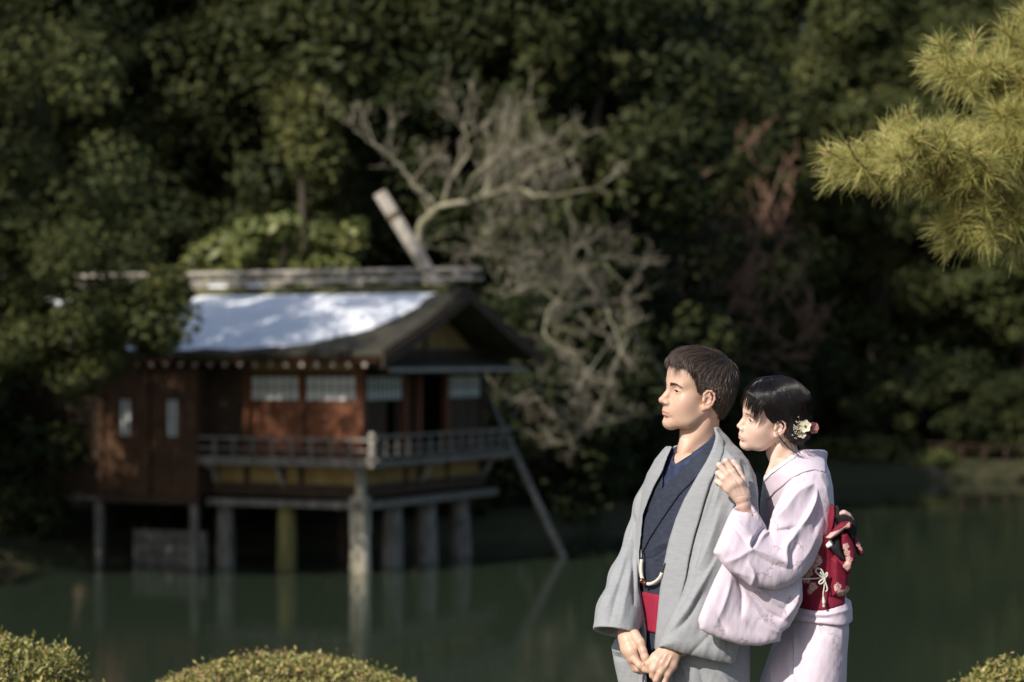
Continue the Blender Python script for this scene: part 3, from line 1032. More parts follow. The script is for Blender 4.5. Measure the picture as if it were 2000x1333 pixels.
def azalea(c, rx, ry, rz, n, size, label, seed, red=0.12, rough_=0.05):
    rs = np.random.RandomState(seed)
    root = empty('azalea_bush', (c[0], c[1], gz(c[0], c[1])), label, 'bush', 'clipped azaleas on the near bank')
    d = rs.normal(size=(n, 3))
    d[:, 2] = np.abs(d[:, 2]) * 1.0
    d /= np.linalg.norm(d, axis=1)[:, None]
    lump = 1 + rough_ * vnoise(d[:, 0] * 6, d[:, 1] * 6 + d[:, 2] * 5, seed) + 0.5 * rough_ * vnoise(d[:, 0] * 17, d[:, 1] * 17 + d[:, 2] * 13, seed + 1)
    rr = rs.uniform(0.90, 1.02, n) + 0.05 * (rs.uniform(0, 1, n) > 0.95)
    p = np.array(c) + d * np.array([rx, ry, rz]) * (rr * lump)[:, None]
    for (mask, mat, nm) in ((rs.uniform(0, 1, n) > red, m_azalea, 'foliage'), (None, m_azalea_red, 'bronze_foliage')):
        if mask is not None:
            keep = mask
            pp, dd = p[mask], d[mask]
        else:
            pp, dd = p[~keep], d[~keep]
        k = len(pp)
        nr = dd * 0.6 + rs.normal(size=(k, 3)) * 0.55
        nr /= np.linalg.norm(nr, axis=1)[:, None]
        a = np.cross(nr, rs.normal(size=(k, 3))) + dd * 0.5
        a /= np.linalg.norm(a, axis=1)[:, None]
        b_ = np.cross(nr, a)
        s = size * rs.uniform(0.6, 1.25, k)
        a, b_ = a * s[:, None], b_ * (s * 0.45)[:, None]
        q = np.stack([pp - a, pp + b_, pp + a, pp - b_], 1).reshape(-1, 3)
        obj(nm, q, np.arange(4 * k).reshape(k, 4), mat, root)
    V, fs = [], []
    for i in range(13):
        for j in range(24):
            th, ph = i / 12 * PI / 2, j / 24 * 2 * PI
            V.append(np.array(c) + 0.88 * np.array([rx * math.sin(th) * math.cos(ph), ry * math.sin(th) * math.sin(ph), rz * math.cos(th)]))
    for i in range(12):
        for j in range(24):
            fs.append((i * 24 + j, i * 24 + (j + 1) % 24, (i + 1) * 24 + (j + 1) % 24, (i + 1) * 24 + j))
    obj('branches', V, fs, m_core, root, True)  # solid dark dome filling the bush, coloured as its inner shade


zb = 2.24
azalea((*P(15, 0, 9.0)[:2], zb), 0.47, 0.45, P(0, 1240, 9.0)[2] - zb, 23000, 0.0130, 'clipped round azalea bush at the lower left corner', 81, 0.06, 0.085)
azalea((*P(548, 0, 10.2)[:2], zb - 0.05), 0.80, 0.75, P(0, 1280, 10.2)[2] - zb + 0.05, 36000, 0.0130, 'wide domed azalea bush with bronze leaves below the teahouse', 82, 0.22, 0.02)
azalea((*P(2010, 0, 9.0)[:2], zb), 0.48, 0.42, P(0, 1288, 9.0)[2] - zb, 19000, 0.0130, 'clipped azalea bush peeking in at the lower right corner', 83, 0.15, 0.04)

# --- the pine whose branches reach in from the right
m_pine_bark = M('red_pine_bark', (0.14, 0.065, 0.035), (0.26, 0.13, 0.08), scale=14, rough=0.95, bump=0.8, bscale=40)
m_needle = M('pine_needle', (0.41, 0.39, 0.125), rough=0.45, spec=0.3, island=0.40, trans=0.12)
m_bud = M('pine_bud', (0.30, 0.13, 0.07), rough=0.7)
PD = 9.5


def PP(px, py, dd=0.0):
    return P(px, py, PD + dd)


pine = empty('pine_tree', (2.95, 9.4, 2.2), 'pine tree whose yellow green needle branches reach in from the right', 'tree')
mb = MB()
mb.tube(spline([(2.95, 9.4, 2.0), (2.90, 9.35, 3.0), (3.05, 9.3, 4.2), (2.90, 9.4, 5.8)], 14), np.linspace(0.15, 0.07, 14), 10)
mb.build('trunk', m_pine_bark, pine, True)
limbs = [
    [(3.0, 9.3, 4.05), PP(2080, 370), PP(1960, 392), PP(1880, 385), PP(1800, 352), PP(1735, 340), PP(1690, 328)],
    [(3.02, 9.3, 4.5), PP(2060, 200), PP(2000, 165), PP(1960, 160), PP(1920, 152), PP(1890, 146)],
    [(3.0, 9.3, 4.8), PP(2060, 130), PP(2012, 100)],
    [(3.0, 9.3, 3.95), PP(2050, 430), PP(1985, 440), PP(1935, 440), PP(1905, 450)],
    [PP(1960, 392), PP(1900, 340, -.15), PP(1850, 312, -.2), PP(1800, 304, -.22)],
    [PP(1960, 392), PP(1900, 350, .2), PP(1830, 312, .3), PP(1775, 300, .3)],
    [PP(2060, 330), PP(2000, 320, -.1), PP(1940, 300, -.1)],
    [PP(2060, 200), PP(2000, 240, .2), PP(1950, 260, .3)],
    [PP(2085, 310), PP(2030, 280, -.1), PP(1992, 245, -.15)],
]
mb = MB()
rs = np.random.RandomState(91)
shoots = []
for li, L in enumerate(limbs):
    ln = spline(L, 22)
    mb.tube(ln, np.linspace(0.030 if li < 4 else 0.014, 0.004, 22), 6)
    dens = [74, 54, 22, 44, 46, 46, 34, 16, 20][li]
    for k in range(dens):
        i = min(21, int(6 + 16 * (k + rs.uniform(0, 1)) / dens)) if li < 4 else min(21, int(3 + 19 * (k + rs.uniform(0, 1)) / dens))
        tdir = ln[min(i + 1, 21)] - ln[max(i - 1, 0)]
        tdir /= np.linalg.norm(tdir)
        side = rs.normal(size=3) * [0.6, 0.8, 0.35]
        d = tdir * rs.uniform(0.4, 1.0) + side + [0, 0, 0.15]
        d /= np.linalg.norm(d)
        Ls = rs.uniform(0.05, 0.19)
        e = ln[i] + d * Ls + [0, 0, 0.02]
        mb.tube(spline([ln[i], ln[i] + d * Ls * 0.5, e], 4), [0.006, 0.005, 0.004, 0.0035], 5, caps=False)
        shoots.append((e, (d * 0.7 + [0, 0, 0.45]) / np.linalg.norm(d * 0.7 + [0, 0, 0.45])))
    shoots.append((ln[-1], tdir))
mb.build('branches', m_pine_bark, pine, True)
V, NF = [], 0
mbud = MB()
allq = []
for (e, d) in shoots:
    n = rs.randint(90, 185)
    u = rs.normal(size=(n, 3))
    u /= np.linalg.norm(u, axis=1)[:, None]
    dirs = d * rs.uniform(0.35, 1.1, n)[:, None] + u * 0.85
    dirs /= np.linalg.norm(dirs, axis=1)[:, None]
    base = e - d * (rs.uniform(0, 0.075, n) ** 1.0)[:, None]
    Ln = rs.uniform(0.070, 0.118, n) * rs.uniform(0.8, 1.1)
    w = np.cross(dirs, rs.normal(size=(n, 3)))
    w /= np.linalg.norm(w, axis=1)[:, None]
    w *= 0.00075
    bend = np.array([0, 0, -0.012]) + rs.normal(scale=0.004, size=(n, 3))
    mid = base + dirs * (Ln * 0.55)[:, None]
    tip = base + dirs * Ln[:, None] + bend
    q = np.stack([base - w, base + w, mid + w, mid - w, tip + w * 0.3, tip - w * 0.3], 1)
    allq.append(q)
    mbud.tube([e, e + d * 0.012, e + d * 0.02], [0.0045, 0.004, 0.001], 5)
Q = np.concatenate(allq)
n = len(Q)
idx = np.arange(n) * 6
f1 = np.stack([idx, idx + 1, idx + 2, idx + 3], 1)
f2 = np.stack([idx + 3, idx + 2, idx + 4, idx + 5], 1)
o = obj('needles', Q.reshape(-1, 3), np.concatenate([f1, f2]), m_needle, pine)
o['kind'] = 'stuff'
o = mbud.build('buds', m_bud, pine, True)
o['kind'] = 'stuff'
# ================================================================== solid modelling for the two people
class Field:
    """a distance field on a grid, blended from simple solids, then turned into one continuous surface"""

    def __init__(s, lo, hi, h):
        s.lo, s.h = np.array(lo, float), h
        s.n = (np.ceil((np.array(hi) - s.lo) / h)).astype(int) + 1
        s.ax = [(s.lo[i] + np.arange(s.n[i]) * h).astype(np.float32) for i in range(3)]
        s.f = np.full(s.n, 10.0 * h + 0.04, dtype=np.float32) if h < 1 else np.full(s.n, 40.0, dtype=np.float32)

    def like(s, f=None):
        o = Field(s.lo, s.lo + s.h, s.h)
        o.n, o.ax = s.n, s.ax
        o.f = np.full(s.n, 0.08, dtype=np.float32) if f is None else f.astype(np.float32)
        return o

    def win(s, lo, hi):
        a = np.clip(((np.array(lo) - s.lo) / s.h).astype(int) - 1, 0, s.n - 1)
        b = np.clip(((np.array(hi) - s.lo) / s.h).astype(int) + 2, 1, s.n)
        sl = tuple(slice(a[i], b[i]) for i in range(3))
        X = s.ax[0][sl[0]][:, None, None]
        Y = s.ax[1][sl[1]][None, :, None]
        Z = s.ax[2][sl[2]][None, None, :]
        return sl, X, Y, Z

    def put(s, sl, d, k, op):
        g = s.f[sl]
        if g.size == 0:
            return
        if op == 's':
            d = -d
        if k <= 0:
            s.f[sl] = np.minimum(g, d) if op == 'u' else np.maximum(g, d)
        elif op == 'u':
            t = np.clip(0.5 + 0.5 * (d - g) / k, 0, 1)
            s.f[sl] = d + (g - d) * t - k * t * (1 - t)
        else:
            t = np.clip(0.5 - 0.5 * (d - g) / k, 0, 1)
            s.f[sl] = d + (g - d) * t + k * t * (1 - t)

    def ell(s, c, r, k=0, op='u', R=None):
        c, r = np.array(c, float), np.array(r, float)
        m = (r.max() if R is not None else r) + k * 1.2 + 4 * s.h
        sl, X, Y, Z = s.win(c - m, c + m)
        x, y, z = X - c[0], Y - c[1], Z - c[2]
        if R is not None:
            x, y, z = [R[0][i] * x + R[1][i] * y + R[2][i] * z for i in range(3)]
        k0 = np.sqrt((x / r[0]) ** 2 + (y / r[1]) ** 2 + (z / r[2]) ** 2) + 1e-6
        k1 = np.sqrt((x / r[0] ** 2) ** 2 + (y / r[1] ** 2) ** 2 + (z / r[2] ** 2) ** 2) + 1e-9
        s.put(sl, k0 * (k0 - 1) / k1, k, op)

    def cone(s, a, b, ra, rb, k=0, op='u', sc=None):
        a, b = np.array(a, float), np.array(b, float)
        m = max(ra, rb) + k * 1.2 + 4 * s.h
        sl, X, Y, Z = s.win(np.minimum(a, b) - m, np.maximum(a, b) + m)
        ba = b - a
        L = float(ba @ ba) + 1e-12
        x, y, z = X - a[0], Y - a[1], Z - a[2]
        t = np.clip((x * ba[0] + y * ba[1] + z * ba[2]) / L, 0, 1)
        d = np.sqrt((x - t * ba[0]) ** 2 + (y - t * ba[1]) ** 2 + (z - t * ba[2]) ** 2) - (ra + t * (rb - ra))
        s.put(sl, d, k, op)

    def chain(s, pts, rad, k=0, op='u'):
        for i in range(len(pts) - 1):
            s.cone(pts[i], pts[i + 1], rad[i], rad[i + 1], k, op)

    def sym(s, fn, *a, **kw):
        """the same solid left and right (y mirrored)"""
        for sg in (1, -1):
            b = []
            for q in a:
                if isinstance(q, (tuple, list)) and len(q) == 3 and not np.isscalar(q) and kw.get('_first', True):
                    b.append((q[0], q[1] * sg, q[2]))
                else:
                    b.append(q)
            fn(*b, **{k_: v for k_, v in kw.items() if k_ != '_first'})

    def sample(s, p):
        q = (np.asarray(p) - s.lo) / s.h
        q = np.clip(q, 0, s.n - 1.001)
        i = q.astype(int)
        u = q - i
        o = 0
        for dx in (0, 1):
            for dy in (0, 1):
                for dz in (0, 1):
                    w = (u[:, 0] if dx else 1 - u[:, 0]) * (u[:, 1] if dy else 1 - u[:, 1]) * (u[:, 2] if dz else 1 - u[:, 2])
                    o = o + w * s.f[i[:, 0] + dx, i[:, 1] + dy, i[:, 2] + dz]
        return o

    def grad(s, p):
        e = s.h
        g = np.stack([s.sample(p + np.eye(3)[i] * e) - s.sample(p - np.eye(3)[i] * e) for i in range(3)], 1)
        return g / (np.linalg.norm(g, axis=1)[:, None] + 1e-9)

    def front(s, px, py):
        """first surface met along the depth at a pixel: the depth (world y)"""
        ys = s.ax[1]
        pts = np.stack([(px - 1000) / F * ys, ys, ZC - (py - YH) / F * ys], 1)
        v = s.sample(pts)
        k = np.argmax(v < 0)
        return float(ys[k]) if v[k] < 0 else None

    def mesh(s, f=None):
        f = s.f if f is None else f
        ins = f < 0
        cnt = np.zeros(np.array(f.shape) - 1, dtype=np.int8)
        for dx in (0, 1):
            for dy in (0, 1):
                for dz in (0, 1):
                    cnt += ins[dx:f.shape[0] - 1 + dx, dy:f.shape[1] - 1 + dy, dz:f.shape[2] - 1 + dz]
        act = (cnt > 0) & (cnt < 8)
        I = np.argwhere(act)
        idx = np.full(act.shape, -1, dtype=np.int64)
        idx[act] = np.arange(len(I))
        pos = np.zeros((len(I), 3))
        num = np.zeros(len(I))
        cr = [(a, b, c) for a in (0, 1) for b in (0, 1) for c in (0, 1)]
        for ca in cr:
            for ax in range(3):
                if ca[ax] == 1:
                    continue
                cb = list(ca)
                cb[ax] = 1
                va = f[I[:, 0] + ca[0], I[:, 1] + ca[1], I[:, 2] + ca[2]].astype(float)
                vb = f[I[:, 0] + cb[0], I[:, 1] + cb[1], I[:, 2] + cb[2]].astype(float)
                cx = (va < 0) != (vb < 0)
                t = np.where(cx, va / (va - vb + 1e-20), 0)
                p = np.tile(np.array(ca, float), (len(I), 1))
                p[:, ax] = t
                pos += np.where(cx[:, None], p, 0)
                num += cx
        V = s.lo + (I + pos / num[:, None]) * s.h
        faces = []
        for ax in range(3):
            o = [i for i in range(3) if i != ax]
            sa = [slice(None)] * 3
            sb = [slice(None)] * 3
            sa[ax], sb[ax] = slice(0, -1), slice(1, None)
            A, B = ins[tuple(sa)], ins[tuple(sb)]
            E = np.argwhere(A != B)
            ok = np.all([(E[:, q] > 0) & (E[:, q] < f.shape[q] - 1) for q in o], axis=0)
            E = E[ok]
            c = []
            for (u, v) in ((0, 0), (1, 0), (1, 1), (0, 1)):
                K = E.copy()
                K[:, o[0]] -= u
                K[:, o[1]] -= v
                c.append(idx[K[:, 0], K[:, 1], K[:, 2]])
            Q = np.stack(c, 1)
            flip = A[E[:, 0], E[:, 1], E[:, 2]]
            if ax == 1:
                flip = ~flip
            Q[flip] = Q[flip][:, ::-1]
            faces.append(Q[:, ::-1])
        return V, np.concatenate(faces)


def relax(V, Fq, it=2, lam=0.5):
    e = np.concatenate([Fq[:, [0, 1]], Fq[:, [1, 2]], Fq[:, [2, 3]], Fq[:, [3, 0]]])
    for _ in range(it):
        acc = np.zeros_like(V)
        n = np.zeros(len(V))
        for a, b in ((0, 1), (1, 0)):
            for c in range(3):
                acc[:, c] += np.bincount(e[:, a], V[e[:, b], c], len(V))
            n += np.bincount(e[:, a], minlength=len(V))
        V = V + lam * (acc / n[:, None] - V)
    return V


def vnormals(V, Fq):
    n = np.cross(V[Fq[:, 2]] - V[Fq[:, 0]], V[Fq[:, 3]] - V[Fq[:, 1]])
    N = np.zeros_like(V)
    for k in range(4):
        for c in range(3):
            N[:, c] += np.bincount(Fq[:, k], n[:, c], len(V))
    return N / (np.linalg.norm(N, axis=1)[:, None] + 1e-12)


def polysdf(poly, X, Z):
    """signed distance to a closed polygon in the X-Z plane (negative inside)"""
    poly = np.asarray(poly, float)
    d = np.full(np.broadcast(X, Z).shape, 1e9)
    sg = np.ones_like(d)
    n = len(poly)
    for i in range(n):
        a, b = poly[i], poly[i - 1]
        ex, ez = b[0] - a[0], b[1] - a[1]
        wx, wz = X - a[0], Z - a[1]
        t = np.clip((wx * ex + wz * ez) / (ex * ex + ez * ez + 1e-12), 0, 1)
        d = np.minimum(d, (wx - ex * t) ** 2 + (wz - ez * t) ** 2)
        c1, c2, c3 = Z >= a[1], Z < b[1], ex * wz > ez * wx
        fl = (c1 & c2 & c3) | (~c1 & ~c2 & ~c3)
        sg = np.where(fl, -sg, sg)
    return sg * np.sqrt(d)


def polyXZ(pts, d):
    return [(P(px, py, d)[0], P(px, py, d)[2]) for (px, py) in pts]


def prism(fl, pts, d):
    """polygon seen in the photograph, pushed through the depth of the field"""
    q = polysdf(polyXZ(pts, d), fl.ax[0][:, None], fl.ax[2][None, :])
    return q[:, None, :].astype(np.float32)


def plane_of(refs):
    """depth as an affine function of X and Z through three reference points (px, py, depth)"""
    A = np.array([[P(a, b, c)[0], P(a, b, c)[2], 1] for (a, b, c) in refs])
    return np.linalg.lstsq(A, np.array([r[2] for r in refs]), rcond=None)[0]


def puff(fl, pts, refs, T, R, k=0.01, op='u', edge=0.004):
    """a filled cloth bag: outline with its own depth plane, bulging to half thickness T within R of its edge"""
    co = plane_of(refs)
    dm = np.mean([r[2] for r in refs])
    d2 = polysdf(polyXZ(pts, dm), fl.ax[0][:, None], fl.ax[2][None, :])
    yc = co[0] * fl.ax[0][:, None] + co[1] * fl.ax[2][None, :] + co[2]
    e = np.clip(-d2 / R, 0, 1)
    hh = edge + (T - edge) * np.sqrt(np.clip(1 - (1 - e) ** 2, 0, 1))
    Y = fl.ax[1][None, :, None]
    ay = np.abs(Y - yc[:, None, :])
    ins = np.maximum((ay - hh[:, None, :]) * 0.8, d2[:, None, :])
    out = np.sqrt(np.maximum(d2, 0)[:, None, :] ** 2 + np.maximum(ay - edge, 0) ** 2)
    d = np.where(d2[:, None, :] < 0, ins, out).astype(np.float32)
    fl.put((slice(None),) * 3, d, k, op)


def smx(k, *a):
    """smooth intersection"""
    r = a[0]
    for b in a[1:]:
        t = np.clip(0.5 - 0.5 * (b - r) / k, 0, 1)
        r = b + (r - b) * t + k * t * (1 - t)
    return r


def trunk_field(fl, rows, D, f2):
    """torso and skirt as stacked ellipses, turned to face f2; returns a near-true distance"""
    rows = np.array(rows, float)
    zz = ZC - (rows[:, 0] - YH) / F * D
    cx = (rows[:, 1] - 1000) / F * D
    o = np.argsort(zz)
    Z = fl.ax[2]
    c = np.interp(Z, zz[o], cx[o])[None, None, :]
    a = np.interp(Z, zz[o], rows[o, 2])[None, None, :]
    b = np.interp(Z, zz[o], rows[o, 3])[None, None, :]
    X, Y = fl.ax[0][:, None, None] - c, fl.ax[1][None, :, None] - D
    fx, fy = f2
    Fw = X * fx + Y * fy
    Lt = X * (-fy) + Y * fx
    r = np.sqrt((Lt / a) ** 2 + (Fw / b) ** 2) + 1e-6
    g = np.sqrt((Lt / a ** 2) ** 2 + (Fw / b ** 2) ** 2) / r + 1e-6
    d = (r - 1) / g
    d = np.clip(d, -0.06, 0.12)
    gx, gy, gz_ = np.gradient(d.astype(np.float32), fl.h)
    n = np.clip(np.sqrt(gx ** 2 + gy ** 2 + gz_ ** 2), 0.8, 4)
    return (d / n).astype(np.float32)


def toPX(V):
    return 1000 + V[:, 0] / V[:, 1] * F, YH - (V[:, 2] - ZC) / V[:, 1] * F


def folds(V, Fq, strokes, facing=0.05, crumple=0.0):
    """cloth folds: ridges (+) and creases (-) along lines, raised along the surface normal"""
    N = vnormals(V, Fq)
    px, py = toPX(V)
    w = sstep(facing, 0.45, -N[:, 1])
    H_ = np.zeros(len(V))
    strokes = [(a[0], a[1] * 2.0, a[2] * 0.85, *a[3:]) for a in strokes]
    for (pts, amp, wd, *rest) in strokes:
        side = rest[0] if rest else 0.0
        pts = np.asarray(pts, float)
        if len(pts) > 2:
            pts = spline(pts, 4 * len(pts))
        best = np.full(len(V), 1e9)
        sgn = np.zeros(len(V))
        tt = np.zeros(len(V))
        L = np.concatenate([[0], np.cumsum(np.linalg.norm(np.diff(pts, axis=0), axis=1))])
        for i in range(len(pts) - 1):
            a, b = pts[i], pts[i + 1]
            e = b - a
            t = np.clip(((px - a[0]) * e[0] + (py - a[1]) * e[1]) / (e @ e + 1e-9), 0, 1)
            qx, qy = px - a[0] - t * e[0], py - a[1] - t * e[1]
            d = np.hypot(qx, qy)
            m = d < best
            best = np.where(m, d, best)
            sgn = np.where(m, np.sign(e[0] * qy - e[1] * qx), sgn)
            tt = np.where(m, (L[i] + t * np.linalg.norm(e)) / L[-1], tt)
        wide = np.where(sgn > 0, wd * (1 + side), wd * (1 - side))
        H_ += amp * 0.001 * np.exp(-(best / wide) ** 1.25) * np.sqrt(np.clip(np.sin(np.pi * np.clip(0.06 + 0.88 * tt, 0, 1)), 0, 1))
    if crumple:
        H_ += 0.001 * crumple * (vnoise(px * 0.17 + py * 0.03, py * 0.05 - px * 0.02, 11) + 0.6 * vnoise(px * 0.33 - py * 0.07, py * 0.11, 12))
    return V + N * (H_ * w)[:, None]


def attach(o, name, vals):
    at = o.data.attributes.new(name, 'FLOAT', 'POINT')
    at.data.foreach_set('value', np.asarray(vals, dtype=np.float32))


def frame_of(phi, pitch, roll):
    """head axes: forward, left, up.  phi turns the face from the profile towards the camera"""
    f = np.array([-math.cos(phi) * math.cos(pitch), -math.sin(phi) * math.cos(pitch), math.sin(pitch)])
    l0 = np.array([math.sin(phi), -math.cos(phi), 0.0])
    u0 = np.cross(f, l0)
    u = math.cos(roll) * u0 + math.sin(roll) * l0
    l = math.cos(roll) * l0 - math.sin(roll) * u0
    return np.stack([f, l, u], 1)


# ------------------------------------------------------------------ heads (local millimetres: x forward, y left, z up from the eye line)
def head_field(w, neck, female=False):
    h = 2.0
    fl = Field((-126, -98, -226), (134, 98, 140), h)
    S = fl.sym
    fl.ell((-8, 0, 40), (97, 76, 78))
    fl.ell((-36, 0, 0), (60, 66, 60), 20)
    fl.ell((40, 0, -26), (50, 60 - 2 * w, 76), 22)
    fl.ell((57, 0, 42), (40, 57, 48), 22)
    fl.ell((60, 0, -54), (32, 38, 38), 20)
    jw = 49 - 5 * w
    for sg in (1, -1):
        fl.chain([(8, sg * jw, -52 + 5 * w), (40, sg * (36 - 2 * w), -82 + 4 * w), (72, sg * 9, -97 + 3 * w)], [17, 16, 14], 26)
        fl.ell((44, sg * 34, -60), (34, 20, 30), 22)
        fl.ell((54, sg * 41, -32), (26, 21, 28), 24)
        fl.cone((87, sg * 7, 13), (73, sg * 40, 14), 7.5 - 1.5 * w, 7 - 1.5 * w, 20)
    fl.ell((80 - 2 * w, 0, -98 + 3 * w), (13 - w, 17 - 2 * w, 13), 18)
    for sg in (1, -1):
        fl.ell((102, sg * 33, -4), (14, 17, 10), 15, 's')
        fl.ell((73.5, sg * 31.5, -3), (14.6, 15.4, 14.2), 5)
    # nose
    fl.cone((89, 0, 2), (98 - 2 * w, 0, -20), 7 - w, 8 - w, 12)
    fl.cone((98 - 2 * w, 0, -20), (110 - 3.5 * w, 0, -36 + w), 8 - w, 10.4 - 2 * w, 9)
    for sg in (1, -1):
        fl.ell((98 - 2 * w, sg * (12.5 - w), -41), (12, 8 - w, 8), 7)
    # mouth
    fl.ell((85, 0, -62), (15, 24, 17), 14)
    for sg in (1, -1):
        fl.chain([(97.5, 0, -66.5), (94, sg * 12, -67.5), (84, sg * (25 - 2 * w), -71)], [4.2 + .4 * w, 4.0 + .4 * w, 2.4], 6)
        fl.chain([(95.8, 0, -76), (91.5, sg * 11, -75.5), (83, sg * (23 - 2 * w), -72)], [5.0 + .5 * w, 4.6 + .5 * w, 2.4], 6)
    fl.ell((97, 0, -86), (8, 15, 4.0), 9, 's')
    for sg in (1, -1):
        fl.chain([(103.0, 0, -71.2), (96.8, sg * 13, -71.6), (87.5, sg * (26 - 2 * w), -68.4)], [1.4, 1.3, 1.2], 1.8, 's')
        fl.ell((103 - 3 * w, sg * 6.5, -47.5), (5.5, 3.6, 4.0), 3, 's')
        fl.ell((90.0, sg * 33.5, -4.2), (8, 14.5, 4.0), 1.2, 's')          # opening between the lids
        fl.chain([(88, sg * 21, 3.4), (86.5, sg * 33, 5.6), (79, sg * 45, 1.6)], [1.1, 1.3, 1.1], 2.5, 's')   # lid crease
    # ears
    for sg in (1, -1):
        y = lambda q: sg * (q - 3.5)
        e_ = lambda a, b_, c: (a * 0.88 + 8 - 3 * w, y(b_), c * 0.86 - 9 + 4 * w)
        fl.ell(e_(-6, 74, -8), (16, 7, 24), 7)
        ring = [e_(8, 74, -4), e_(10, 76, 9), e_(2, 79, 20), e_(-10, 82, 22), e_(-21, 84.5, 13), e_(-24, 85, -3), e_(-19, 83, -20), e_(-9, 79, -33), e_(3, 75.5, -39), e_(9, 73, -32)]
        fl.chain(ring, [2.4, 2.8, 3.0, 3.0, 3.0, 2.9, 3.2, 5.0, 5.8, 4.2], 4)
        fl.chain([e_(-6, 81, 12), e_(-13, 83, 0), e_(-12, 82, -14), e_(-4, 79.5, -23)], [2.2, 2.6, 2.8, 2.8], 4)
        fl.ell(e_(-1, 82.5, -10), (7, 7, 9), 3, 's')
        fl.cone(e_(-15, 86, 10), e_(-18, 87, -10), 1.8, 1.8, 2, 's')
        fl.ell(e_(9, 76.5, -12), (4.2, 3.6, 5.5), 4)
    # neck, given in local coordinates
    fl.chain(neck[0], neck[1], 16)
    for (a, b, r) in neck[2]:
        fl.cone(a, b, r, r, 24)
    return fl


def strands_mesh(paths, r0, r1, sides=3):
    """many tapered hair strands in one mesh; paths (n, k, 3)"""
    n, k, _ = paths.shape
    tan = np.gradient(paths, axis=1)
    tan /= np.linalg.norm(tan, axis=2)[:, :, None] + 1e-9
    ref = np.array([0.3, 0.5, 0.81])
    a = np.cross(tan, ref)
    a /= np.linalg.norm(a, axis=2)[:, :, None] + 1e-9
    b = np.cross(tan, a)
    r0 = np.full(n, r0) if np.isscalar(r0) else r0
    lin = np.linspace(0, 1, k)[None] ** 2
    rad = (r0[:, None] * (1 - lin) + r1 * lin)[:, :, None, None]
    ang = np.arange(sides) * 2 * PI / sides
    V = paths[:, :, None, :] + rad * (np.cos(ang)[None, None, :, None] * a[:, :, None, :] + np.sin(ang)[None, None, :, None] * b[:, :, None, :])
    base = (np.arange(n) * k * sides)[:, None, None] + (np.arange(k - 1) * sides)[None, :, None]
    j = np.arange(sides)[None, None, :]
    j2 = (j + 1) % sides
    Q = np.stack([base + j, base + j2, base + sides + j2, base + sides + j], -1).reshape(-1, 4)
    return V.reshape(-1, 3), Q


def flow_strands(fl, roots, flow, length, steps, lift, rs):
    """strands that follow a flow over the surface of a field, kept at a given height above it"""
    p = roots.copy()
    out = [p.copy()]
    for i in range(steps):
        g = fl.grad(p)
        d = flow(p)
        d = d - g * np.sum(d * g, 1)[:, None]
        d /= np.linalg.norm(d, axis=1)[:, None] + 1e-9
        p = p + d * (length / steps)[:, None]
        v = fl.sample(p)
        tgt = lift * np.sin(np.pi * (i + 1) / steps * 0.75)
        p = p - fl.grad(p) * np.clip(v - tgt, -6, 6)[:, None]
        out.append(p.copy())
    return np.stack(out, 1)


m_skin_m = M('man_skin', (0.53, 0.335, 0.245), (0.62, 0.41, 0.31), scale=18, rough=0.45, spec=0.4, sss=0.15, attr='lip', attr_col=(0.47, 0.215, 0.175), bump=0.2, bscale=900, bdist=0.0006)
m_skin_w = M('woman_skin', (0.67, 0.455, 0.365), (0.72, 0.50, 0.41), scale=40, rough=0.48, spec=0.35, sss=0.12, attr='lip', attr_col=(0.56, 0.27, 0.25), bump=0.15, bscale=900, bdist=0.0006)
m_eye = M('eye', (0.62, 0.60, 0.57), rough=0.15, spec=0.6, attr='iris', attr_col=(0.018, 0.010, 0.007))
m_hair_m = M('brown_black_hair', (0.085, 0.062, 0.047), rough=0.30, spec=0.7, island=0.85)
m_hair_w = M('black_hair', (0.012, 0.009, 0.008), rough=0.27, spec=0.8, island=0.6)
m_hair_brown = M('thin_fringe_hair', (0.045, 0.022, 0.012), rough=0.34, spec=0.5, island=0.4)  # brown tone of the woman's brow strands


def lip_mask(L, w):
    x, y, z = L[:, 0], np.abs(L[:, 1]), L[:, 2]
    up = -62.8 - 0.22 * y
    lo = -81.5 + 0.34 * y
    m = sstep(0, 2.0, up - z) * sstep(0, 2.0, z - lo) * sstep(84, 89, x + 0.32 * y) * (1 - sstep(20, 25 - w, y))
    g = lambda cx, cy, cz, r: np.exp(-((x - cx) ** 2 + (y - cy) ** 2 + (z - cz) ** 2) / r ** 2)
    blush = 0.30 * g(108, 0, -38, 13) + 0.22 * g(74, 44, -32, 22) + 0.30 * sstep(72, 80, y) * (np.abs(x) < 32) + 0.12 * g(95, 0, -60, 12)
    return np.maximum(0.85 * m, np.clip(blush, 0, 0.4))


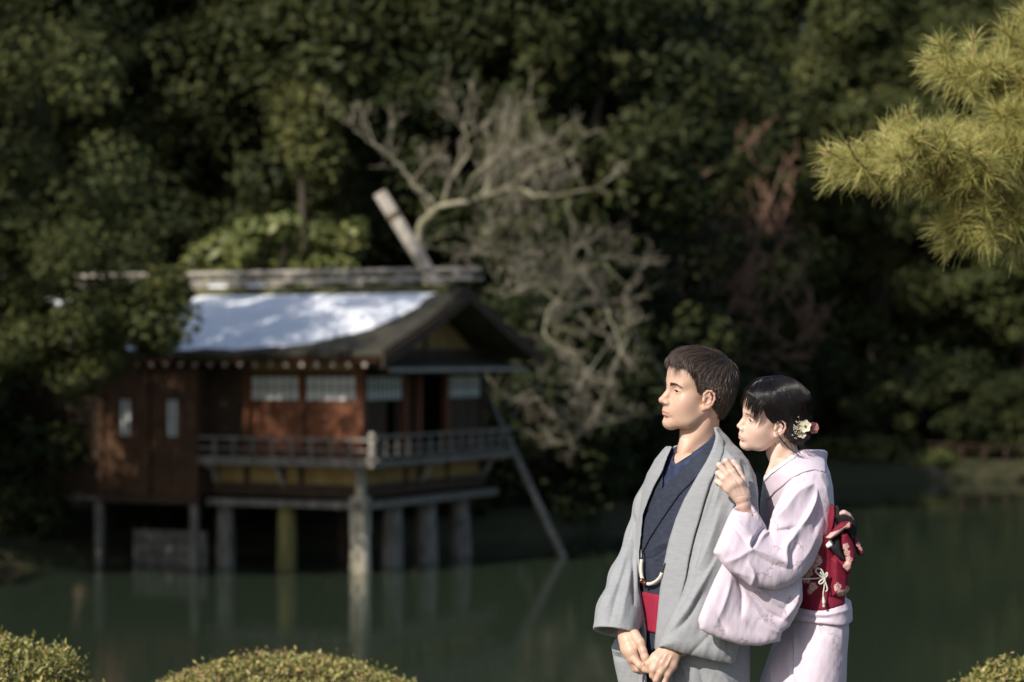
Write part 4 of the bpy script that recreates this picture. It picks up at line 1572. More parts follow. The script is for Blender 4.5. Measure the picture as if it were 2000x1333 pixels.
def eyes_and_brows(person, Rm, C, sc, gaze, hair, w):
    toW = lambda p: C + (np.asarray(p, float) * sc * 0.001) @ Rm.T
    for sg in (1, -1):
        c = np.array([73.5, sg * 31.5, -3.0])
        V, fs, ir = [], [], []
        g = np.array(gaze, float)
        g /= np.linalg.norm(g)
        for i in range(17):
            for j in range(24):
                th, ph = i / 16 * PI, j / 24 * 2 * PI
                d = np.array([math.cos(th), math.sin(th) * math.cos(ph), math.sin(th) * math.sin(ph)])
                V.append(toW(c + 13.4 * d))
                ir.append(1.0 if d @ g > 0.84 else 0.0)
        fs = [(i * 24 + j, i * 24 + (j + 1) % 24, (i + 1) * 24 + (j + 1) % 24, (i + 1) * 24 + j) for i in range(16) for j in range(24)]
        o = obj('eye', V, fs, m_eye, person, True)
        attach(o, 'iris', ir)
        mb = MB()                                            # upper lash line
        mb.tube(toW(spline([(86.6, sg * 20, -3.9), (88.6, sg * 27, -0.9), (88.2, sg * 34, -0.6), (83.8, sg * 42, -2.8), (79.5, sg * 47.5, -5.0)], 12)), np.array([.3, .6, .8, .9, 1, 1, 1, 1, 1, .9, .7, .3]) * (0.0011 if w == 0 else 0.0011) * sc, 5)
        mb.build('eyelashes', hair, person, True)
    rs = np.random.RandomState(5)


def brow_strands(fl, rs, n, female):
    out = []
    for sg in (1, -1):
        t = rs.uniform(0, 1, n)
        y = 12 + 36 * t
        z = 11.5 + 3.6 * np.sin(np.clip(t * 1.25, 0, 1) * PI * 0.62) - 4.5 * sstep(0.65, 1, t) + rs.uniform(-4.2, 4.2, n) * (1 - 0.65 * t) * (0.6 if female else 1.0)
        r = np.stack([np.full(n, 100.0), sg * y, z], 1)
        for _ in range(30):
            v = fl.sample(r)
            r[:, 0] -= np.clip(v, -3, 3) * 0.9
        d = np.stack([-0.35 * t, np.full(n, sg * 1.0), 0.35 - 0.75 * t], 1)
        out.append(flow_strands(fl, r, lambda p, d=d: d, rs.uniform(5, 9, n), 4, 0.8, rs))
    return np.concatenate(out)
# ================================================================== the man
DM = 6.9


def Q(px, py, dd=0.0):
    return P(px, py, DM + dd)


man = empty('person', P(1346, 1868, DM), 'man in grey haori over navy kimono with red sash, hands clasped, looking left', 'person', 'couple on the near bank')
FB = (-0.75, -0.661)

# ---- head, neck and chest
RM = frame_of(math.radians(21), math.radians(6), math.radians(6))
SCM = 1.0
NOSE = np.array([119.5, 0, -36.5])
Ch = P(1287.5, 781.5, DM - 0.04) - (NOSE * 0.001) @ RM.T
loc = lambda p: ((np.asarray(p) - Ch) @ RM) * 1000
neck = ([loc(Q(1374, 800, 0.01)), loc(Q(1366, 842, 0.015)), loc(Q(1362, 885, 0.02))], [50, 51, 60],
        [(loc(Q(1388, 812, -0.030)), loc(Q(1330, 893, -0.030)), 9), (loc(Q(1334, 862, -0.020)), loc(Q(1332, 890, -0.02)), 8)])
fh = head_field(0.0, neck)
V, Fq = fh.mesh()
V = relax(V, Fq, 1, 0.4)
lipv = lip_mask(V, 0)
headV = Ch + (V * 0.001) @ RM.T

# ---- hands, one field each
def hand(lo, hi, parts, k=0.006):
    fl = Field(lo, hi, 0.0017)
    for (pts, kk) in parts:
        fl.chain([Q(a, b, c) for (a, b, c, r) in pts], [r * 0.001 for (_, _, _, r) in pts], kk)
    return fl


def bounds(parts, pad=0.03):
    A = np.array([Q(a, b, c) for (pts, k) in parts for (a, b, c, r) in pts])
    return A.min(0) - pad, A.max(0) + pad


RH = [([(1230, 1170, .0, 22), (1222, 1226, -.09, 20), (1226, 1250, -.13, 21.5), (1234, 1272, -.15, 19), (1241, 1287, -.158, 14)], .012),
      ([(1217, 1240, -.11, 15), (1224, 1268, -.135, 15), (1233, 1288, -.148, 13)], .012),
      ([(1240, 1240, -.145, 15), (1250, 1256, -.165, 13.5), (1256, 1272, -.176, 10.5), (1260, 1285, -.183, 10.8), (1262, 1295, -.186, 8.8)], .006),
      ([(1239, 1287, -.163, 12), (1250, 1300, -.174, 10.6), (1260, 1308, -.176, 10), (1263, 1299, -.155, 9)], .004),
      ([(1236, 1292, -.148, 12), (1246, 1307, -.154, 10), (1256, 1312, -.150, 9.2)], .004),
      ([(1232, 1292, -.132, 11), (1241, 1307, -.134, 9.4), (1250, 1312, -.130, 8.8)], .004)]
LH = [([(1352, 1240, -.13, 26), (1330, 1266, -.165, 22), (1309, 1276, -.185, 19)], .012),
      ([(1293, 1270, -.188, 12.5), (1280, 1284, -.198, 12), (1267, 1297, -.203, 10.8)], .010),
      ([(1302, 1274, -.196, 13), (1288, 1292, -.208, 12), (1276, 1308, -.212, 10.8)], .010),
      ([(1312, 1279, -.198, 13), (1300, 1297, -.210, 12), (1289, 1314, -.213, 10.8)], .010),
      ([(1320, 1283, -.192, 13), (1313, 1301, -.204, 12), (1303, 1318, -.208, 10.2)], .010),
      ([(1300, 1272, -.178, 13), (1285, 1284, -.176, 11), (1272, 1296, -.176, 9.5)], .008),
      ([(1267, 1297, -.203, 10.4), (1265.5, 1309, -.200, 9.6), (1270, 1312, -.182, 9)], .003),
      ([(1276, 1308, -.212, 10.6), (1275, 1320, -.207, 9.8), (1281, 1319, -.186, 9)], .003),
      ([(1289, 1314, -.213, 10.6), (1281.5, 1328, -.210, 9.6), (1285, 1341, -.196, 9), (1290, 1338, -.18, 8.4)], .003),
      ([(1303, 1318, -.208, 9.8), (1298, 1332, -.205, 8.8), (1300, 1343, -.192, 8.2)], .003)]
bodyV, bodyF, lips = [headV], [Fq], [lipv]
off = len(headV)
for parts in (RH, LH):
    flh = hand(*bounds(parts), parts)
    v, q = flh.mesh()
    v = relax(v, q, 1, 0.4)
    if parts is LH:
        v = folds(v, q, [([(1303, 1277), (1290, 1300)], 1.0, 2.0), ([(1312, 1282), (1302, 1303)], 1.0, 2.0), ([(1308, 1280), (1296, 1303)], -0.9, 2.5), ([(1299, 1276), (1284, 1298)], -0.7, 2.5)])
    else:
        v = folds(v, q, [([(1256, 1276), (1262, 1275)], -0.7, 1.2), ([(1256, 1280), (1263, 1278)], -0.8, 1.2), ([(1243, 1256), (1252, 1282)], -1.5, 1.8)])
    bodyV.append(v)
    bodyF.append(q + off)
    lips.append(np.zeros(len(v)))
    off += len(v)
# trunk and legs that carry the clothes
flb = Field(Q(1215, 1880, -.22), Q(1480, 870, .22), 0.011)
flb.f[:] = np.clip(trunk_field(flb, [(872, 1366, .075, .06), (890, 1365, .13, .075), (910, 1363, .155, .085), (1000, 1358, .155, .09), (1200, 1348, .14, .09), (1330, 1346, .14, .09)], DM, FB), -1, 1)
zcut = Q(0, 1330)[2]
flb.f[:] = np.maximum(flb.f, (zcut - flb.ax[2])[None, None, :])
flb.f[:] = np.maximum(flb.f, (flb.ax[2] - Q(0, 884)[2])[None, None, :])
for sg in (-1, 1):
    hip = Q(1346, 1310) + np.array([0.661, -0.75, 0]) * 0.065 * sg
    kn = Q(1346, 1560) + np.array([0.661, -0.75, 0]) * 0.065 * sg
    an = Q(1346, 1830) + np.array([0.661, -0.75, 0]) * 0.09 * sg
    toe = an + np.array([FB[0], FB[1], 0]) * 0.17 + [0, 0, -0.02]
    flb.chain([hip, kn, an, toe], [0.075, 0.055, 0.042, 0.034], 0.02)
v, q = flb.mesh()
bodyV.append(v)
bodyF.append(q + off)
lips.append(np.zeros(len(v)))
body = obj('body', np.concatenate(bodyV), np.concatenate(bodyF), m_skin_m, man, True)
attach(body, 'lip', np.concatenate(lips))
eyes_and_brows(man, RM, Ch, SCM, (0.90, 0.30, 0.02), m_hair_m, 0)

# ---- hair: a close cap and combed strands
cap = Field((-132, -106, -100), (122, 106, 150), 2.0)
cap.ell((-8, 0, 41), (102, 79, 80))
cap.ell((38, 4, 62), (66, 67, 58), 20)
cap.ell((-38, 0, 8), (69, 71, 66), 20)
cap.ell((-40, 0, -35), (52, 56, 48), 20)
X, Y, Z = cap.ax[0][:, None, None], cap.ax[1][None, :, None], cap.ax[2][None, None, :]
zl = np.interp(cap.ax[0], [-132, -60, -32, -20, -13, 16, 20, 32, 37, 48, 62, 74, 95], [-82, -74, -58, -28, 14, 16, -10, -8, 14, 34, 52, 66, 76])[:, None, None]
cap.f = np.maximum(cap.f, (zl - Z) * 0.7).astype(np.float32)
Vc, Fc = cap.mesh()
Vc = relax(Vc, Fc, 2, 0.5)
Vi, Fi = cap.mesh(cap.f + 4.5)
hair = obj('hair', Ch + (relax(Vi, Fi, 2, 0.5) * 0.001) @ RM.T, Fi, m_hair_m, man, True)
rs = np.random.RandomState(101)
W0 = np.array([-72, 12, 104.0])
Nc = vnormals(Vc, Fc)
sel = np.where(cap.sample(Vc + Nc * 3) > 1.0)[0]


def flow_m(p):
    d = p - W0
    d /= np.linalg.norm(d, axis=1)[:, None] + 1e-9
    side = sstep(45, 72, np.abs(p[:, 1])) * (1 - sstep(70, 105, p[:, 2]))
    d = d + side[:, None] * np.array([0.15, 0, -0.9])
    top = sstep(70, 110, p[:, 2])
    d = d + top[:, None] * np.array([0.9, 0.12, 0])
    wv = vnoise(p[:, 0] * 0.09, p[:, 1] * 0.09 + p[:, 2] * 0.05, 8)
    d = d + 0.35 * np.stack([0 * wv, wv, 0.4 * wv], 1)
    back = 1 - sstep(-75, -30, p[:, 0])
    return d + back[:, None] * np.array([0, 0, -1.0])


pick = sel[rs.randint(0, len(sel), 11000)]
roots = Vc[pick] + rs.normal(scale=1.0, size=(len(pick), 3))
topw = sstep(45, 100, roots[:, 2])
ln = (16 + 40 * topw) * rs.uniform(0.6, 1.25, len(pick))
ln *= np.where(roots[:, 2] < -20, 0.45, 1.0)
ln *= np.where((roots[:, 2] < 5) & (roots[:, 0] > 0), 0.45, 1.0)
cap_f = cap.f.copy()
st = flow_strands(cap, roots, flow_m, ln, 6, 1.0, rs)
jit = rs.normal(scale=1.0, size=(len(pick), 1, 3)) * np.linspace(0, 1, 7)[None, :, None] ** 2 * 2.4
lift = (rs.uniform(0, 1, len(pick)) ** 2 * (1.0 + 5.0 * topw))[:, None] * np.sin(np.linspace(0, 2.4, 7))[None]
rid = np.clip(vnoise(roots[:, 1] * 0.32 + roots[:, 0] * 0.05, roots[:, 2] * 0.14 + roots[:, 0] * 0.22, 17), -1, 1)
fly = (rs.uniform(0, 1, len(pick)) > 0.985) * rs.uniform(2, 9, len(pick))
lift = lift + fly[:, None] * np.linspace(0, 1, 7)[None] ** 1.5
lift = lift + ((1.2 + 2.2 * topw) * np.clip(rid, 0, 1))[:, None] * np.sin(np.linspace(0.1, 2.6, 7))[None]
st = st + jit + cap.grad(st.reshape(-1, 3)).reshape(st.shape) * lift[:, :, None]
sv, sq = strands_mesh(st, rs.uniform(0.55, 1.05, len(pick)), 0.15)
# fringe over the forehead
nf = 1000
lk = rs.randint(0, 24, nf)
fy = np.linspace(-52, 58, 24)[lk] + rs.normal(scale=1.6, size=nf)
fr = np.stack([86 - 0.008 * fy ** 2 + rs.uniform(-16, 2, nf), fy, 88 + rs.uniform(0, 16, nf) - 0.006 * fy ** 2], 1)
for _ in range(12):
    fr -= cap.grad(fr) * np.clip(cap.sample(fr), -4, 4)[:, None]
def flow_f(p):
    return np.stack([np.full(len(p), 0.9), 0.25 + 0.004 * p[:, 1], np.full(len(p), -0.9)], 1)
p = fr.copy()
path = [p.copy()]
lr = rs.uniform(-0.3, 0.3, 24)[lk]
ll = rs.uniform(0.55, 1.2, 24)[lk]
vel = np.stack([rs.uniform(0.7, 1.0, nf), 0.45 + lr, rs.uniform(0.0, 0.30, nf)], 1)
Lf = rs.uniform(34, 50, nf) * ll
for i in range(6):
    vel = vel + np.array([-0.17, 0.0, -0.34]) + rs.normal(scale=0.04, size=(nf, 3))
    vel /= np.linalg.norm(vel, axis=1)[:, None]
    p = p + vel * (Lf / 6)[:, None]
    v = fh.sample(p)
    p = p + fh.grad(p) * np.clip(2.0 - v, 0, 5)[:, None]
    path.append(p.copy())
st2 = np.stack(path, 1)
sv2, sq2 = strands_mesh(st2, rs.uniform(0.4, 0.8, nf), 0.12)
o = obj('hair_strands', Ch + (np.concatenate([sv, sv2]) * 0.001) @ RM.T, np.concatenate([sq, sq2 + len(sv)]), m_hair_m, man, True)
o['kind'] = 'stuff'
bs = brow_strands(fh, rs, 360, False)
sv, sq = strands_mesh(bs, 0.40, 0.12)
o = obj('eyebrows', Ch + (sv * 0.001) @ RM.T, sq, m_hair_m, man, True)
o['kind'] = 'stuff'

# ---- clothes
m_haori = M('grey_haori_cloth', (0.262, 0.270, 0.284), (0.305, 0.314, 0.328), scale=70, rough=0.85, spec=0.2, bump=0.3, bscale=520, bdist=0.001, stretch=(0.5, 0.5, 2.0), lo=0.25, hi=0.75, sheen=0.1)
m_kimono_m = M('navy_kimono_cloth', (0.024, 0.029, 0.046), (0.034, 0.040, 0.060), scale=50, rough=0.8, spec=0.2, bump=0.4, bscale=400, bdist=0.001, stretch=(1, 1, 3))
m_juban = M('blue_under_collar', (0.017, 0.025, 0.058), (0.031, 0.043, 0.088), scale=60, rough=0.75, bump=0.4, bscale=300, bdist=0.001, lo=0.45, hi=0.55)
m_obi_m = M('red_sash_cloth', (0.245, 0.012, 0.035), (0.295, 0.017, 0.044), scale=60, rough=0.8, bump=0.5, bscale=420, bdist=0.0015, stretch=(2, 2, 0.3))
m_lining = M('dark_lining', (0.07, 0.075, 0.08), rough=0.9)

rowsM = [(832, 1361, .048, .048), (846, 1364, .060, .057), (858, 1366, .076, .068), (870, 1369, .086, .078), (884, 1370, .112, .090), (902, 1370, .140, .102), (930, 1369, .168, .114), (960, 1367, .180, .120),
         (1000, 1363, .184, .122), (1100, 1352, .188, .128), (1200, 1348, .182, .130), (1333, 1346, .184, .132), (1500, 1346, .178, .132), (1850, 1346, .150, .125)]
G = Field(Q(1120, 1860, -.34), Q(1520, 815, .30), 0.0033)
T = trunk_field(G, rowsM, DM, FB)
yback = (G.ax[1] - (DM + 0.06))[None, :, None]
# collar top plane: low at the throat, high at the nape
zx = np.interp(G.ax[0], [Q(1320, 0)[0], Q(1400, 0)[0]], [Q(0, 856)[2], Q(0, 834)[2]])[:, None, None]
topcut = G.ax[2][None, None, :] - zx
groundcut = lambda py: Q(0, py)[2] - G.ax[2][None, None, :]
openp = [(1323, 856), (1312, 872), (1302, 892), (1292, 920), (1276, 951), (1266, 979), (1256.6, 1007), (1251.7, 1056), (1248.5, 1082), (1248.5, 1147), (1255, 1192), (1260, 1234), (1258, 1340), (1256, 1700),
         (1290, 1700), (1282, 1340), (1281, 1260), (1284, 1225), (1289, 1176), (1292, 1147), (1299, 1101), (1308.6, 1056), (1321.5, 1013), (1338, 975), (1363, 928), (1379, 903), (1394, 877), (1402, 855), (1398, 832), (1390, 800), (1318, 800)]
skinp = [(1300, 780), (1322, 853), (1319, 880), (1317, 902), (1320, 907), (1340, 893), (1362, 879), (1385, 862), (1396, 849), (1397, 832), (1392, 780)]
jubp = [(1300, 780), (1321, 850), (1312, 872), (1302, 900), (1296, 932), (1294.5, 957), (1329, 921), (1363, 887), (1392, 864), (1400, 852), (1400, 832), (1395, 780)]


def piece(fld, name, mat, parent, strokes=None, rel=4):
    v, q = G.mesh(fld.astype(np.float32))
    if rel:
        v = relax(v, q, rel, 0.5)
    if strokes:
        v = folds(v, q, strokes, crumple=1.0)
    return obj(name, v, q, mat, parent, True)


fr_lim = (G.ax[1] - (DM + 0.015))[None, :, None]
mx = lambda *a: np.maximum.reduce(np.broadcast_arrays(*a))
juban = smx(.004, T + 0.004, -mx(prism(G, skinp, DM - .06), yback), topcut - 0.002, groundcut(1010))
piece(juban, 'under_collar', m_juban, man)
kim = smx(.004, T, -mx(prism(G, jubp, DM - .07), yback), topcut, groundcut(1846))
piece(kim, 'kimono', m_kimono_m, man, [([(1325, 1000), (1290, 1060), (1278, 1120)], 1.5, 6), ([(1300, 1060), (1275, 1075)], 3, 5), ([(1306, 1068), (1280, 1088), (1262, 1092)], -3, 4), ([(1300, 1080), (1282, 1095)], 2.5, 4), ([(1292, 1090), (1280, 1150)], -1.5, 5), ([(1272, 1100), (1270, 1150)], 1.5, 5)])
colp = [(1404, 853), (1363, 886), (1329, 920), (1294, 957), (1277, 985), (1262, 1020), (1254, 1062), (1256, 1092), (1260, 1082), (1269.6, 1059), (1292, 1020), (1325, 968), (1365, 926), (1388, 895), (1410, 868)]
piece(smx(.004, T - 0.0055, prism(G, colp, DM - .09), fr_lim, topcut - 0.004), 'kimono_collar', m_kimono_m, man, rel=4)
colq = [(1323, 853), (1312, 872), (1302, 900), (1296, 932), (1294, 958), (1270, 1000), (1258, 1010), (1276, 951), (1292, 905), (1304, 876)]
piece(smx(.004, T - 0.004, prism(G, colq, DM - .05), fr_lim, topcut - 0.002), 'kimono_collar', m_kimono_m, man, rel=4)
obip = [(1225, 1156), (1252, 1160), (1300, 1164), (1340, 1160), (1340, 1240), (1288, 1240), (1256, 1235), (1225, 1232)]
piece(smx(.004, T - 0.0085, prism(G, obip, DM - .1)), 'sash', m_obi_m, man, rel=4)

# the haori: open front, two wide sleeves
zh = np.interp(G.ax[0], [Q(1285, 0)[0], Q(1310, 0)[0], Q(1332, 0)[0], Q(1400, 0)[0]], [Q(0, 885)[2], Q(0, 872)[2], Q(0, 858)[2], Q(0, 835)[2]])[:, None, None]
tophao = G.ax[2][None, None, :] - zh
G.f[:] = mx(T - 0.011, tophao - 0.004, groundcut(1620))
Tb = G.f.copy()
tub = [Q(1300, 945, .10), Q(1274, 990, .10), Q(1256, 1050, .085), Q(1226, 1130, .02), Q(1208, 1195, -.055), Q(1198, 1262, -.11)]
G.chain(tub, [.046, .048, .046, .050, .058, .070], .03)
cut = Q(1198, 1234, -.10)
nrm = np.array([-0.16, -0.30, -0.94])
nrm /= np.linalg.norm(nrm)
pl = (G.ax[0][:, None, None] - cut[0]) * nrm[0] + (G.ax[1][None, :, None] - cut[1]) * nrm[1] + (G.ax[2][None, None, :] - cut[2]) * nrm[2]
reg = prism(G, [(1130, 1190), (1246, 1190), (1246, 1245), (1252, 1330), (1130, 1330)], DM - .07)
cutout = mx(-pl, reg, -(Tb - 0.004))
G.f[:] = np.maximum(G.f, -cutout)
# the bag of the right sleeve hanging behind the hand
puff(G, [(1212, 1240), (1200, 1252), (1194.5, 1266), (1200, 1298), (1208, 1335), (1222, 1400), (1262, 1408), (1262, 1300), (1240, 1240)], [(1200, 1260, DM - .0), (1240, 1260, DM - .02), (1220, 1400, DM + .0)], .030, .035, .006)
# hollow of the right cuff
tin = [Q(1208, 1195, -.055), Q(1195, 1300, -.13)]
G.cone(tin[0], tin[1], .044, .072, .004, 's')
sleeveL = [(1400, 925), (1378, 990), (1360, 1052), (1347, 1105), (1330, 1165), (1303, 1210), (1281, 1261), (1305, 1271), (1330, 1280), (1380, 1292), (1431, 1303), (1442, 1262), (1470, 1190), (1481, 1100), (1486, 1010), (1481, 966), (1469, 927), (1449, 895), (1424, 884)]
gS = G.like()
refsL = [(1450, 920, DM - .105), (1290, 1262, DM - .180), (1430, 1300, DM - .172)]
puff(gS, sleeveL, refsL, .058, .050, 0)
puff(gS, [(1290, 1256), (1330, 1268), (1380, 1280), (1432, 1291), (1450, 1340), (1270, 1340)], refsL, .048, .016, .003, 's')
G.put((slice(None),) * 3, gS.f, .010, 'u')
opn = mx(prism(G, openp, DM - .09), yback - 0.02)
shield = (G.ax[1] - (DM - 0.30))[None, :, None]
slv = prism(G, sleeveL, DM - .14)
haori = smx(.004, G.f, -mx(opn, -slv))
st_h = [  # right sleeve (far) and front panel
    ([(1275, 890), (1250, 950), (1240, 1010)], 5, 8, .3), ([(1290, 885), (1262, 940), (1250, 1000)], -5, 5), ([(1255, 935), (1232, 1010), (1218, 1080)], -3, 6),
    ([(1238, 1010), (1236, 1090), (1240, 1180)], -6, 5), ([(1232, 1040), (1210, 1130), (1180, 1200)], 4, 8), ([(1240, 1080), (1225, 1150), (1212, 1215)], 4, 8), ([(1228, 1090), (1205, 1160), (1190, 1218)], -3, 6),
    ([(1222, 1060), (1196, 1130), (1166, 1205)], 3, 6),
    ([(1396, 925), (1378, 972), (1366, 1008), (1349, 1068), (1336, 1135), (1326, 1175)], -6, 3.0),
    # left sleeve
    ([(1418, 890), (1404, 960), (1382, 1030)], 4, 8, .3), ([(1432, 898), (1440, 950), (1425, 1010)], 4, 7), ([(1450, 905), (1462, 960), (1462, 1020)], -4, 6), ([(1462, 915), (1473, 970), (1474, 1040)], 4, 6), ([(1442, 905), (1452, 960), (1448, 1020)], 3.5, 5),
    ([(1424, 893), (1428, 905), (1427, 930)], -4, 3), ([(1436, 900), (1444, 930), (1450, 950)], -3.5, 3),
    ([(1395, 960), (1372, 1040), (1355, 1110)], -5, 6, .3), ([(1410, 985), (1386, 1060), (1362, 1120)], 4, 9), ([(1440, 1000), (1400, 1080), (1370, 1130)], -4, 9),
    ([(1400, 1090), (1372, 1140), (1345, 1190), (1318, 1225)], 7, 12, .3), ([(1372, 1160), (1345, 1205), (1322, 1228)], -6, 9), ([(1360, 1120), (1338, 1170), (1325, 1190)], -4, 7), ([(1440, 1130), (1400, 1180), (1366, 1235)], -4, 14),
    ([(1430, 1170), (1410, 1230), (1400, 1285)], 3, 12), ([(1395, 1230), (1365, 1262), (1348, 1280)], -2.5, 6), ([(1420, 1240), (1425, 1290)], -3, 7), ([(1380, 1235), (1375, 1285)], 2, 10),
    # skirt
    ([(1330, 1290), (1345, 1333), (1350, 1400)], 5, 9), ([(1365, 1305), (1372, 1333), (1380, 1400)], -5, 8), ([(1395, 1305), (1420, 1333), (1440, 1380)], 5, 9), ([(1200, 1270), (1215, 1274)], 3, 5), ([(1200, 1282), (1218, 1288)], -3, 5)]
piece(haori, 'haori', m_haori, man, st_h)
bandR = [(1400, 832), (1417, 862), (1414, 882), (1401, 912), (1384, 944), (1373, 979), (1368, 998), (1354, 1046), (1344, 1088), (1338, 1127), (1328, 1169), (1318, 1220), (1314, 1340), (1314, 1640),
         (1283, 1640), (1279, 1340), (1279.5, 1260), (1282.5, 1225), (1287, 1176), (1290.5, 1147), (1297.5, 1101), (1307, 1056), (1320, 1013), (1336, 975), (1362, 927), (1378, 902), (1393, 875), (1402, 853), (1398, 836)]
bandL = [(1324, 853), (1317, 856), (1305, 877), (1284, 907), (1265, 935), (1250, 979), (1242, 1007), (1236, 1056), (1237, 1127), (1241, 1225), (1242, 1340), (1242, 1640),
         (1258, 1640), (1260, 1340), (1262, 1234), (1256.5, 1192), (1250, 1147), (1250, 1082), (1253, 1056), (1258, 1007), (1267.5, 979), (1278, 951), (1294, 920), (1304, 892), (1313.5, 872)]
piece(smx(.005, T - 0.0175, prism(G, bandR, DM - .11), fr_lim - 0.02, topcut - 0.006, groundcut(1620)), 'haori_collar', m_haori, man, rel=4)
piece(smx(.005, T - 0.0165, prism(G, bandL, DM - .04), fr_lim - 0.02, tophao - 0.002, groundcut(1620)), 'haori_collar', m_haori, man, rel=4)

# ---- braided cord that ties the haori, with its two beads
m_cord = M('white_braid', (0.55, 0.52, 0.43), (0.72, 0.69, 0.60), scale=300, rough=0.75, bump=0.8, bscale=500, bdist=0.002)
m_bead = M('brown_bead', (0.075, 0.018, 0.010), rough=0.12, spec=0.7)
m_clip = M('dark_clip', (0.05, 0.05, 0.055), rough=0.3, spec=0.6)
Tf = G.like(T - 0.006)


def on(px, py, out=0.006):
    d = Tf.front(px, py)
    d = (d if d is not None else DM - 0.05) - out
    return P(px, py, d)


cord = empty('haori_cord', on(1270, 1140), 'white braided cord with two brown beads across the navy kimono front', 'cord')
mb = MB()
mb.tube(spline([on(1253, 1093, .022), on(1252, 1110, .024), on(1253, 1125, .022), on(1256, 1134, .018)], 14), 0.0052, 8)
mb.build('braid', m_cord, cord, True)
mb = MB()
mb.tube(spline([on(1261, 1140, .016), on(1270, 1141, .016), on(1281, 1136, .016), on(1289, 1128, .018), on(1293, 1119, .02)], 16), 0.0050, 8)
mb.build('braid', m_cord, cord, True)


def ball(mb, c, r, n=10, sq=(1, 1, 1)):
    V = [np.array(c) + r * np.array(sq) * np.array([math.sin(i / n * PI) * math.cos(j / 14 * 2 * PI), math.sin(i / n * PI) * math.sin(j / 14 * 2 * PI), math.cos(i / n * PI)]) for i in range(n + 1) for j in range(14)]
    mb.add(V, [(i * 14 + j, i * 14 + (j + 1) % 14, (i + 1) * 14 + (j + 1) % 14, (i + 1) * 14 + j) for i in range(n) for j in range(14)])


for (a, b) in ((1254.5, 1135), (1260, 1139.5)):
    mb = MB()
    ball(mb, on(a, b, .024), 0.0082)
    mb.build('bead', m_bead, cord, True)
mb = MB()
mb.tube(spline([on(1253, 1074, .020), on(1253, 1084, .021), on(1253, 1093, .022)], 6), 0.0035, 6)
mb.build('clip', m_clip, cord, True)
mb = MB()
mb.tube(spline([on(1293, 1119, .02), on(1295, 1110, .02), on(1298, 1100, .02)], 6), 0.0032, 6)
mb.build('clip', m_clip, cord, True)
for q_, (x0, x1) in enumerate(((1256, 1257), (1262, 1264))):
    mb = MB()
    mb.tube(spline([Q(x0, 1300, -.150), Q(x0, 1330, -.165), Q(x1, 1372, -.165)], 8), 0.0028, 6)
    mb.build('dark_cord', m_clip, man, True)
# sandals
for sg in (-1, 1):
    an = Q(1346, 1830) + np.array([0.661, -0.75, 0]) * 0.09 * sg
    mb = MB()
    fw, lt = np.array([FB[0], FB[1], 0]), np.array([0.661, -0.75, 0])
    c8 = []
    for z in (2.242, 2.262):
        for (a, b) in ((-.07, -.042), (.22, -.042), (.22, .042), (-.07, .042)):
            p = an + fw * a + lt * b
            c8.append((p[0], p[1], z))
    mb.box8(c8)
    mb.build('sandal', m_lining, man)
# ================================================================== the woman
DW = 6.87
woman = empty('person', P(1585, 1868, DW), 'woman in pale lavender kimono with red obi leaning on the man from behind', 'person', 'couple on the near bank')
FWm = np.array([-0.98, -0.2])
FWm = FWm / np.linalg.norm(FWm)
RW = frame_of(math.radians(13), math.radians(2), math.radians(19))
SW = 0.90
NW = np.array([116.0, 0, -35.0])
Cw = P(1438.5, 832, DW - 0.02) - (NW * SW * 0.001) @ RW.T
locw = lambda p: ((np.asarray(p) - Cw) @ RW) * 1000 / SW
neckw = ([locw(P(1520, 845, DW + .015)), locw(P(1526, 880, DW + .02)), locw(P(1545, 925, DW + .02))], [44, 45, 56],
         [(locw(P(1524, 872, DW - .020)), locw(P(1500, 925, DW - .01)), 8)])
fw_ = head_field(1.0, neckw, True)
V, Fq = fw_.mesh()
V = relax(V, Fq, 1, 0.4)
lipw = lip_mask(V, 1)
WW = lambda v: Cw + (np.asarray(v) * SW * 0.001) @ RW.T
HWd = [([(1470, 1030, -.20, 24), (1452, 985, -.228, 17.5), (1448, 970, -.232, 16)], .01),
       ([(1440, 975, -.236, 10.5), (1422, 955, -.243, 10.5), (1409, 946, -.244, 8.6)], .009),
       ([(1445, 974, -.239, 11), (1427, 948, -.249, 10.5), (1413, 935, -.250, 9)], .009),
       ([(1451, 972, -.239, 11), (1434, 944, -.250, 10.5), (1420, 927, -.252, 9.2)], .009),
       ([(1457, 970, -.235, 11), (1444, 942, -.246, 10.8), (1431, 921, -.248, 9.4)], .009),
       ([(1409, 946, -.244, 8.4), (1401, 941, -.236, 7.8), (1404, 946, -.222, 7.2)], .003),
       ([(1413, 935, -.250, 8.8), (1402.5, 925, -.242, 8.2), (1405, 930, -.224, 7.5)], .003),
       ([(1420, 927, -.252, 9), (1405, 909, -.246, 8.3), (1406, 914, -.226, 7.6)], .003),
       ([(1431, 921, -.248, 9.2), (1418, 901, -.246, 8.6), (1417, 905, -.226, 7.8)], .003),
       ([(1456, 962, -.232, 12), (1450, 938, -.226, 10.5), (1441, 916, -.218, 9), (1433, 903, -.214, 8)], .006)]
flh = hand(*bounds(HWd), HWd)
v, q = flh.mesh()
v = relax(v, q, 1, 0.4)
v = folds(v, q, [([(1447, 968), (1430, 940)], -0.8, 2.0), ([(1452, 966), (1438, 938)], -0.8, 2.0), ([(1443, 970), (1422, 945)], -0.7, 2.0), ([(1436, 972), (1456, 968)], -0.5, 1.2)])
flb = Field(P(1480, 1880, DW - .22), P(1690, 880, DW + .22), 0.011)
flb.f[:] = np.clip(trunk_field(flb, [(885, 1546, .06, .055), (905, 1552, .10, .065), (925, 1556, .13, .07), (1080, 1575, .125, .07), (1190, 1592, .13, .075), (1330, 1580, .14, .08)], DW, FWm), -1, 1)
